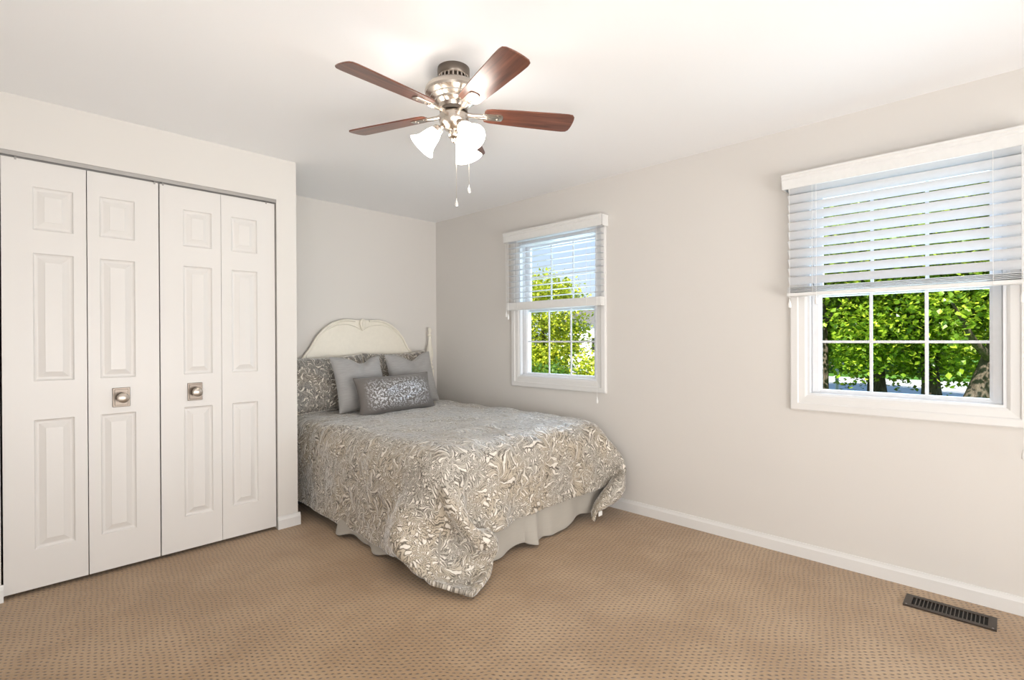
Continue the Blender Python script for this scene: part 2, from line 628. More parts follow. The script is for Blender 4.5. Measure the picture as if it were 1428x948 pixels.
# right wall with two window openings
HW, HZ0, HZ1 = 0.404, 0.925, 2.06
b = MB()
edges = sorted([(wy - HW, wy + HW) for wy in WIN_Y])
prev = YF
for a0, a1 in edges:
    b.box((XR, prev, 0), (XR + T, a0, H))
    b.box((XR, a0, 0), (XR + T, a1, HZ0))
    b.box((XR, a0, HZ1), (XR + T, a1, H))
    prev = a1
b.box((XR, prev, 0), (XR + T, YB, H))
struct(b.build('wall_right', M['wall']), 'long greige wall with two windows', 'wall')

# closet front wall with the opening for the bifold doors
OX0, OX1, OZ = 0.041, 1.331, 2.168
b = MB()
b.box((XL, YC, 0), (OX0, YC + 0.10, H))
b.box((OX1, YC, 0), (XC, YC + 0.10, H))
b.box((OX0, YC, OZ), (OX1, YC + 0.10, H))
b.box((XC - 0.09, YC + 0.10, 0), (XC, YB, H))
struct(b.build('wall_closet', M['wall']), 'pale closet wall around the folding doors', 'wall')

# baseboards, moulded top
def base_profile(d, h):
    return [(0, 0), (d, 0), (d, h * 0.72), (d * 0.82, h * 0.78), (d * 0.55, h * 0.90), (d * 0.45, h), (0, h)]

BH, BD = 0.082, 0.014
b = MB()
b.prism([(XR - x, z) for x, z in base_profile(BD, BH)], YF, YB, axis=1)
struct(b.build('baseboard_right', M['trim']), 'white baseboard along the window wall', 'baseboard')
b = MB()
b.prism([(YB - x, z) for x, z in base_profile(BD, BH)], XC, XR - BD, axis=0)
struct(b.build('baseboard_back', M['trim']), 'white baseboard behind the bed', 'baseboard')
b = MB()
b.prism([(YC - x, z) for x, z in base_profile(BD, BH)], OX1 - 0.004, XC + BD, axis=0)
b.prism([(XC + x, z) for x, z in base_profile(BD, BH)], YC, YB - BD, axis=1)
struct(b.build('baseboard_closet', M['trim']), 'white baseboard wrapping the closet corner by the bed', 'baseboard')
b = MB()
b.prism([(YC - x, z) for x, z in base_profile(BD, BH)], XL, OX0 + 0.008, axis=0)
struct(b.build('baseboard_left', M['trim']), 'short white baseboard end before the first closet door', 'baseboard')


# closet track
b = MB()
b.box((OX0, YC + 0.001, OZ - 0.022), (OX1, YC + 0.004, OZ - 0.003))
b.box((OX0, YC + 0.004, OZ - 0.004), (OX1, YC + 0.036, OZ))
b.box((OX0, YC + 0.034, OZ - 0.024), (OX1, YC + 0.036, OZ))
trk = struct(b.build('trim_1', M['track']), 'thin metal closet track above the folding doors', 'track')
for px_ in (0.10, 0.665, 0.705, 1.27):
    MB().box((px_ - 0.004, YC + 0.008, OZ - 0.038), (px_ + 0.004, YC + 0.016, OZ - 0.006)).build('pivot_pin', M['track'], trk)

# ------------------------------------------------------------------ closet doors
def leaf(name, x0, x1, px0, px1, parent):
    """one bifold leaf: three moulded raised panels in the face y = yf"""
    yf, yb, z0, z1 = YC + 0.012, YC + 0.042, 0.020, 2.138
    bm = bmesh.new()
    rows = [(0.212, 0.854), (1.046, 1.683), (1.798, 2.012)]
    def V(x, y, z):
        return bm.verts.new((x, y, z))
    def quad(xa, xb, za, zb, y):
        bm.faces.new((V(xa, y, za), V(xb, y, za), V(xb, y, zb), V(xa, y, zb)))
    # stiles and rails
    quad(x0, px0, z0, z1, yf); quad(px1, x1, z0, z1, yf)
    zs = [z0] + [z for r in rows for z in r] + [z1]
    for i in range(0, len(zs), 2):
        quad(px0, px1, zs[i], zs[i + 1], yf)
    # panels: sunk moulding, flat groove, sloped field, raised centre
    for za, zb in rows:
        prof = [(0.0, 0.0), (0.005, 0.0075), (0.012, 0.0105), (0.018, 0.0105), (0.042, 0.0020), (0.0445, 0.0005)]
        rings = []
        for ins, dy in prof:
            rings.append([V(px0 + ins, yf + dy, za + ins), V(px1 - ins, yf + dy, za + ins), V(px1 - ins, yf + dy, zb - ins), V(px0 + ins, yf + dy, zb - ins)])
        for a, c in zip(rings, rings[1:]):
            for k in range(4):
                bm.faces.new((a[k], a[(k + 1) % 4], c[(k + 1) % 4], c[k]))
        bm.faces.new(rings[-1])
    # edges and back
    for xx in (x0, x1):
        bm.faces.new((V(xx, yf, z0), V(xx, yb, z0), V(xx, yb, z1), V(xx, yf, z1)))
    for zz in (z0, z1):
        bm.faces.new((V(x0, yf, zz), V(x1, yf, zz), V(x1, yb, zz), V(x0, yb, zz)))
    quad(x0, x1, z0, z1, yb)
    bmesh.ops.remove_doubles(bm, verts=bm.verts[:], dist=1e-5)
    bmesh.ops.recalc_face_normals(bm, faces=bm.faces[:])
    m = MB(); m.bm.free(); m.bm = bm
    return m.build(name, M['door'], parent)


def knob(x, z, parent):
    yf = YC + 0.012
    m = MB()
    m.box((x - 0.039, yf - 0.006, z - 0.052), (x + 0.039, yf, z + 0.052), 0.0025, 2)
    m.box((x - 0.030, yf - 0.010, z - 0.043), (x + 0.030, yf - 0.005, z + 0.043), 0.002, 2)
    bp = m.build('back_plate', M['nickel_dark'], parent)
    prof = [(0.013, 0.0), (0.013, 0.010), (0.010, 0.016), (0.010, 0.026), (0.016, 0.032), (0.024, 0.037), (0.0275, 0.045), (0.0275, 0.052), (0.024, 0.059), (0.014, 0.063), (0, 0.064)]
    R = Matrix.Translation((x, yf - 0.008, z)) @ Matrix.Rotation(PI / 2, 4, 'X')
    MB().lathe(prof, 28, R).build('knob', M['knob'], parent, smooth=0.6)


d1 = empty('door_1', (0, 0, 0))
struct(d1, 'folding closet door nearest the picture edge, with a square-plate nickel knob', 'closet door')
l1 = leaf('door_panel', 0.049, 0.3655, 0.160, 0.3145, d1)
l2 = leaf('door_panel', 0.3695, 0.683, 0.420, 0.5735, d1)
knob(0.508, 0.939, l2)
d2 = empty('door_2', (0, 0, 0))
struct(d2, 'folding closet door nearest the bed, with a square-plate nickel knob', 'closet door')
l3 = leaf('door_panel', 0.689, 1.0025, 0.803, 0.9535, d2)
l4 = leaf('door_panel', 1.0045, 1.323, 1.062, 1.2135, d2)
knob(0.859, 0.943, l3)

# ------------------------------------------------------------------ windows
def window(name, cy, label):
    w = empty(name, (0, 0, 0))
    struct(w, label, 'window')
    z0, z1, hw = 0.836, 2.150, 0.489
    m = MB()
    m.frame_yz([(0.0, XR + 0.001), (0.0, XR - 0.016), (0.006, XR - 0.020), (0.038, XR - 0.020), (0.044, XR - 0.015), (0.074, XR - 0.012), (0.082, XR - 0.008), (0.0855, XR - 0.006), (0.0855, XR + 0.001)], cy, z0, z1, hw)
    m.build('casing', M['trim'], w)
    m = MB()      # jamb liner
    m.frame_yz([(0.084, XR - 0.004), (0.098, XR - 0.004), (0.098, XR + T - 0.004), (0.084, XR + T - 0.004)], cy, z0, z1, hw)
    m.build('jamb', M['vinyl'], w)
    zb, zm, zt = 0.955, 1.505, 2.030
    gh = 0.345
    for nm, za, zc, xf in (('lower_sash', zb, zm - 0.014, XR + 0.036), ('upper_sash', zm + 0.014, zt, XR + 0.068)):
        m = MB()
        fr = 0.046
        x0, x1 = xf, xf + 0.030
        m.frame_yz([(0.0, x1), (0.0, x0 + 0.004), (0.004, x0), (fr - 0.012, x0), (fr, x0 + 0.010), (fr, x1)], cy, za - fr, zc + fr, gh + fr)
        sash = m.build(nm, M['vinyl'], w)
        mm = MB()
        for k in (-1, 1):
            yy = cy + k * gh / 3.0
            mm.box((xf + 0.014, yy - 0.0075, za - 0.004), (xf + 0.022, yy + 0.0075, zc + 0.004), 0.002, 1)
        zmid = (za + zc) / 2 if nm == 'upper_sash' else 1.221
        mm.box((xf + 0.0135, cy - gh - 0.004, zmid - 0.007), (xf + 0.0225, cy + gh + 0.004, zmid + 0.007), 0.002, 1)
        mm.build('muntin', M['vinyl'], sash)
        MB().box((xf + 0.0165, cy - gh - 0.006, za - 0.012), (xf + 0.0195, cy + gh + 0.006, zc + 0.012)).build('pane', M['glass'], sash)
    # dark seam of the jamb track
    m = MB()
    for k in (-1, 1):
        yy = cy + k * (gh + 0.0475)
        m.box((XR + 0.030, yy - 0.002, 0.94), (XR + 0.034, yy + 0.002, 2.04))
    m.build('track_seam', M['track'], w)
    return w


window('window_1', WIN_Y[0], 'smaller-looking white window above the bed foot, showing sky and a golden tree')
window('window_2', WIN_Y[1], 'larger-looking white window at the picture edge, filled with maple leaves')

# ------------------------------------------------------------------ blinds
def blind(name, cy, tilt, label, rail, tassels, stack=0):
    w = empty(name, (XR - 0.05, cy, 1.5))
    tag(w, label, 'blind', 'white slatted blinds over the windows')
    def bld(m, nm, mat, par=w, smooth=None):
        return m.build(nm, mat, par, smooth)
    hw = 0.508
    # valance: moulded front and returns
    m = MB()
    zt, zb, xf = 2.158, 2.076, XR - 0.092
    prof = [(xf, zb), (xf, zb + 0.050), (xf - 0.003, zb + 0.054), (xf - 0.003, zb + 0.066), (xf - 0.008, zb + 0.072), (xf - 0.008, zt), (xf + 0.010, zt), (xf + 0.010, zb)]
    m.prism(prof, cy - hw, cy + hw, axis=1)
    for s in (-1, 1):
        y0 = cy + s * hw
        m.box((xf + 0.006, min(y0, y0 - s * 0.010), zb), (XR - 0.002, max(y0, y0 - s * 0.010), zt))
    val = bld(m, 'valance', M['blind'])
    m = MB()
    m.box((XR - 0.080, cy - 0.492, 2.092), (XR - 0.024, cy + 0.492, 2.138), 0.003, 1)
    bld(m, 'head_rail', M['blind'])
    zr0, zr1 = rail
    m = MB()
    m.box((XR - 0.076, cy - 0.490, zr0), (XR - 0.025, cy + 0.490, zr0 + 0.020 if stack else zr1), 0.005, 2)
    bld(m, 'bottom_rail', M['blind'])
    def slat(zc, c_, s_):
        hd, th = 0.025, 0.0016
        out = []
        for u in (-1, -0.5, 0, 0.5, 1):
            out.append((u * hd, 0.0022 * (1 - u * u) + th))
        for u in (1, 0.5, 0, -0.5, -1):
            out.append((u * hd, 0.0022 * (1 - u * u) - th))
        # u = -1 is the room edge; a positive tilt lifts it
        return [(XR - 0.050 + a * c_ + b_ * s_, zc - a * s_ + b_ * c_) for a, b_ in out]
    for k in range(stack):
        m = MB()
        m.prism(slat(zr0 + 0.026 + k * 0.0075, 1, 0), cy - 0.486, cy + 0.486, axis=1)
        bld(m, 'slat', M['slat'])
    n = 11
    top = 2.075
    base = zr1 + 0.036
    for k in range(n):
        m = MB()
        jit = random.uniform(-0.03, 0.03)
        m.prism(slat(base + (top - base) * k / (n - 1), math.cos(tilt + jit), math.sin(tilt + jit)), cy - 0.486, cy + 0.486, axis=1)
        bld(m, 'slat', M['slat'])
    for s in (-0.36, 0.36):
        m = MB()
        for dx in (-0.077, -0.023):
            m.tube([(XR + dx, cy + s, zr0 + 0.005), (XR + dx, cy + s, 2.10)], 0.0011, 6)
        bld(m, 'ladder_cord', M['cord'])
    for ty, tz in tassels:
        m = MB()
        m.tube([(XR - 0.088, cy + ty, 2.08), (XR - 0.088, cy + ty, tz + 0.03)], 0.0013, 6)
        c = bld(m, 'pull_cord', M['cord'])
        R = Matrix.Translation((XR - 0.088, cy + ty, tz))
        MB().lathe([(0, -0.018), (0.006, -0.018), (0.0085, -0.012), (0.008, 0.004), (0.005, 0.016), (0.002, 0.03), (0, 0.03)], 14, R).build('tassel', M['cord'], c, smooth=0.8)
    return w


blind('window_blind', WIN_Y[0], 0.03, 'half-raised white slatted blind with open slats, above the foot of the bed', (1.490, 1.556), [(0.478, 1.452), (0.455, 1.43), (-0.462, 0.785)])
blind('window_blind', WIN_Y[1], 0.88, 'half-raised white slatted blind with tilted slats, at the large leafy window', (1.476, 1.528), [(0.470, 1.43), (0.338, 1.445), (-0.452, 1.41), (-0.456, 0.73)], stack=4)

# ------------------------------------------------------------------ floor vent
v = empty('floor_vent', (3.03, 0.20, 0))
tag(v, 'dark bronze metal floor vent set in the carpet below the large window', 'vent')
vx0, vx1, vy0, vy1 = 2.966, 3.100, 0.044, 0.362
m = MB()
bx0, bx1, by0, by1 = vx0 + 0.024, vx1 - 0.024, vy0 + 0.028, vy1 - 0.028
for lo, hi in (((vx0, vy0), (bx0, vy1)), ((bx1, vy0), (vx1, vy1)), ((bx0, vy0), (bx1, by0)), ((bx0, by1), (bx1, vy1))):
    m.box((lo[0], lo[1], 0.0), (hi[0], hi[1], 0.007))
bmesh.ops.remove_doubles(m.bm, verts=m.bm.verts[:], dist=1e-5)
m.build('face_plate', M['bronze'], v)
MB().box((bx0, by0, 0.0002), (bx1, by1, 0.0012)).build('duct_dark_sheet', M['dark'], v)  # near-black sheet standing in for the shade down the duct
m = MB()
n = 19
for k in range(1, n):
    yy = by0 + (by1 - by0) * k / n
    m.prism([(yy - 0.0008, 0.0015), (yy + 0.0012, 0.0065), (yy - 0.0002, 0.0065), (yy - 0.0022, 0.0015)], bx0, bx1, axis=0)
m.build('louvers', M['louver'], v)
for sx, sy in ((vx0 + 0.010, vy0 + 0.012), (vx0 + 0.010, vy1 - 0.012)):
    MB().lathe([(0.004, 0.0), (0.004, 0.0012), (0.002, 0.002), (0, 0.002)], 10, Matrix.Translation((sx, sy, 0.0068))).build('screw', M['track'], v)

# ------------------------------------------------------------------ bed
BX0, BX1, BY0, BY1 = 1.61, 3.09, 2.11, 4.13
bed = empty('bed', (2.35, 3.1, 0))
tag(bed, 'double bed with a cream arched headboard and turned posts in the alcove', 'bed')

def catmull(pts, n=6):
    out = []
    P = [Vector(p) for p in pts]
    for i in range(len(P) - 1):
        p0 = P[max(i - 1, 0)]; p1 = P[i]; p2 = P[i + 1]; p3 = P[min(i + 2, len(P) - 1)]
        for k in range(n):
            t = k / n
            out.append(0.5 * ((2 * p1) + (p2 - p0) * t + (2 * p0 - 5 * p1 + 4 * p2 - p3) * t * t + (3 * p1 - p0 - 3 * p2 + p3) * t ** 3))
    out.append(P[-1])
    return out

HC = 2.357
half_out = [(-0.715, 0.93), (-0.62, 0.945), (-0.572, 1.010), (-0.553, 1.072), (-0.530, 1.112), (-0.512, 1.138), (-0.482, 1.168), (-0.448, 1.225), (-0.415, 1.280), (-0.345, 1.349), (-0.262, 1.400), (-0.165, 1.424), (-0.07, 1.420)]
oc = catmull(half_out, 4)
outline = [(HC + p[0], p[1]) for p in oc] + [(HC - p[0], p[1]) for p in reversed(oc)]
outline += [(HC + 0.715, 0.42), (HC - 0.715, 0.42)]
hb = MB().prism(outline, 4.180, 4.206, axis=1, bev=0.003).build('headboard', M['cream'], bed, smooth=0.5)
# raised border moulding following the arch, dipping to a cusp under the ornament
def ribbon(pts, w, y0, y1):
    """flat rounded bead swept along (x, z) points"""
    return MB().tube([(p[0], (y0 + y1) / 2, p[1]) for p in pts], w, 8)
inner = [(-0.505, 1.085), (-0.500, 1.128), (-0.447, 1.226), (-0.363, 1.312), (-0.240, 1.372), (-0.140, 1.380), (-0.060, 1.360), (-0.020, 1.338)]
ic = catmull(inner, 4)
for s in (-1, 1):
    ribbon([(HC - s * p[0] if s > 0 else HC + p[0], p[1]) for p in ic], 0.0065, 4.176, 4.182).build('moulding', M['cream'], hb, smooth=1.0)
    ribbon([(HC + (p[0] if s < 0 else -p[0]), p[1] - 0.008) for p in oc[10:]], 0.010, 4.172, 4.182).build('moulding', M['cream'], hb, smooth=1.0)
m = MB()
cr = []
for k in range(24):
    a = 2 * PI * k / 24
    zz = math.sin(a)
    cr.append((HC - 0.002 + 0.030 * math.cos(a) * (1.0 if zz > -0.2 else 0.75), 1.384 + (0.048 if zz > 0 else 0.058) * zz))
m.prism(cr, 4.158, 4.184, axis=1, bev=0.007)
for k in (-1, 0, 1):
    m.tube([(HC + k * 0.010, 4.157, 1.425 - abs(k) * 0.006), (HC + k * 0.008, 4.152, 1.385), (HC + k * 0.003, 4.157, 1.338)], [0.004, 0.006, 0.003], 8)
m.build('carved_ornament', M['cream'], hb, smooth=0.9)

post = [(0.0, 1.362), (0.008, 1.360), (0.015, 1.348), (0.018, 1.330), (0.015, 1.312), (0.010, 1.300), (0.010, 1.294), (0.020, 1.289), (0.022, 1.281), (0.018, 1.275), (0.014, 1.270), (0.015, 1.23), (0.019, 1.19), (0.027, 1.16), (0.035, 1.12), (0.036, 1.08), (0.031, 1.045), (0.020, 1.022), (0.018, 1.014), (0.028, 1.008), (0.030, 1.000), (0.024, 0.992), (0.020, 0.984), (0.034, 0.974), (0.036, 0.964), (0.030, 0.955), (0.022, 0.947), (0.022, 0.940)]
for px_ in (HC - 0.735, HC + 0.735):
    R = Matrix.Translation((px_, 4.165, 0))
    m = MB().lathe(post, 24, R)
    m.box((px_ - 0.030, 4.135, 0.0), (px_ + 0.030, 4.195, 0.941), 0.004, 2)
    m.build('bed_post', M['cream'], bed, smooth=0.5)
# metal frame with feet, box spring and mattress (mostly hidden by the duvet)
m = MB()
for xx in (BX0 + 0.03, BX1 - 0.06):
    m.box((xx, BY0 + 0.05, 0.165), (xx + 0.03, 4.135, 0.195))
for yy in (BY0 + 0.25, 3.1, 3.9):
    m.box((BX0 + 0.03, yy, 0.165), (BX1 - 0.03, yy + 0.03, 0.195))
m.build('bed_frame', M['black'], bed)
for xx in (BX0 + 0.045, BX1 - 0.045):
    for yy in (BY0 + 0.265, 3.9):
        MB().lathe([(0.016, 0.165), (0.016, 0.03), (0.024, 0.025), (0.024, 0.0)], 16, Matrix.Translation((xx, yy, 0))).build('leg', M['black'], bed)
MB().box((BX0 + 0.02, BY0 + 0.02, 0.195), (BX1 - 0.02, BY1, 0.39), 0.02, 2).build('box_spring', M['ticking'], bed)
MB().box((BX0, BY0, 0.385), (BX1, BY1, 0.625), 0.06, 4).build('mattress', M['ticking'], bed, smooth=0.8)

# bed skirt: hangs from the box spring on the open side and round the foot
sk = MB()
bm = sk.bm
path = []
def sk_pt(s):
    """(x_top, y_top, x_bot, y_bot, z_bot) along the skirt"""
    return s
N1, N2 = 40, 64
cols = []
for k in range(N1 + 1):
    t = k / N1
    y = 3.10 + (2.085 - 3.10) * t
    wv = 0.020 * math.sin(t * 15.0 + 0.6) + 0.010 * math.sin(t * 31.0)
    flare = 0.058 + wv - 0.02 * t
    zb = 0.012 + 0.030 * max(0, math.sin(t * 15.0 - 1.2)) * (1 - 0.5 * t)
    cols.append((1.622, y, 1.622 - flare, y - 0.02 * t, zb))
# split pleat at the near end of the side panel
cols.insert(0, (1.632, 3.085, 1.60, 3.06, 0.03))
for k in range(1, N2 + 1):
    t = k / N2
    x = 1.60 + (3.09 - 1.60) * t
    wv = 0.016 * math.sin(t * 17.0) + 0.008 * math.sin(t * 41.0)
    pl = math.exp(-((x - 2.33) / 0.055) ** 2) * 0.085
    step = 0.02 if 2.36 < x < 2.44 else 0.0
    yb = 2.080 + wv - pl + step
    zb = 0.012 + 0.022 * max(0, math.sin(t * 17.0 + 1.0)) + (0.05 * max(0.0, (x - 2.6) / 0.5))
    cols.append((x, 2.108, x - (0.03 if pl > 0.03 else 0.0) - 0.03 * (1 - t) , yb, zb))
rows = 10
grid = []
for xt, yt, xb, yb, zb in cols:
    col = []
    for j in range(rows + 1):
        q = j / rows
        e = q ** 1.3
        col.append(bm.verts.new((xt + (xb - xt) * e, yt + (yb - yt) * e, 0.375 + (zb - 0.375) * q)))
    grid.append(col)
for a, c in zip(grid, grid[1:]):
    for j in range(rows):
        bm.faces.new((a[j], c[j], c[j + 1], a[j + 1]))
bmesh.ops.recalc_face_normals(bm, faces=bm.faces[:])
uvl = bm.loops.layers.uv.new('UVMap')
for f in bm.faces:
    for lp in f.loops:
        c = lp.vert.co
        lp[uvl].uv = (c.x + c.y, c.z)
so = sk.build('bed_skirt', M['skirt'], None, smooth=1.2)
mo = so.modifiers.new('thick', 'SOLIDIFY'); mo.thickness = 0.004
mo = so.modifiers.new('sub', 'SUBSURF'); mo.levels = 1; mo.render_levels = 1
tag(so, 'plain beige bed skirt hanging to the carpet under the patterned duvet', 'bed skirt')

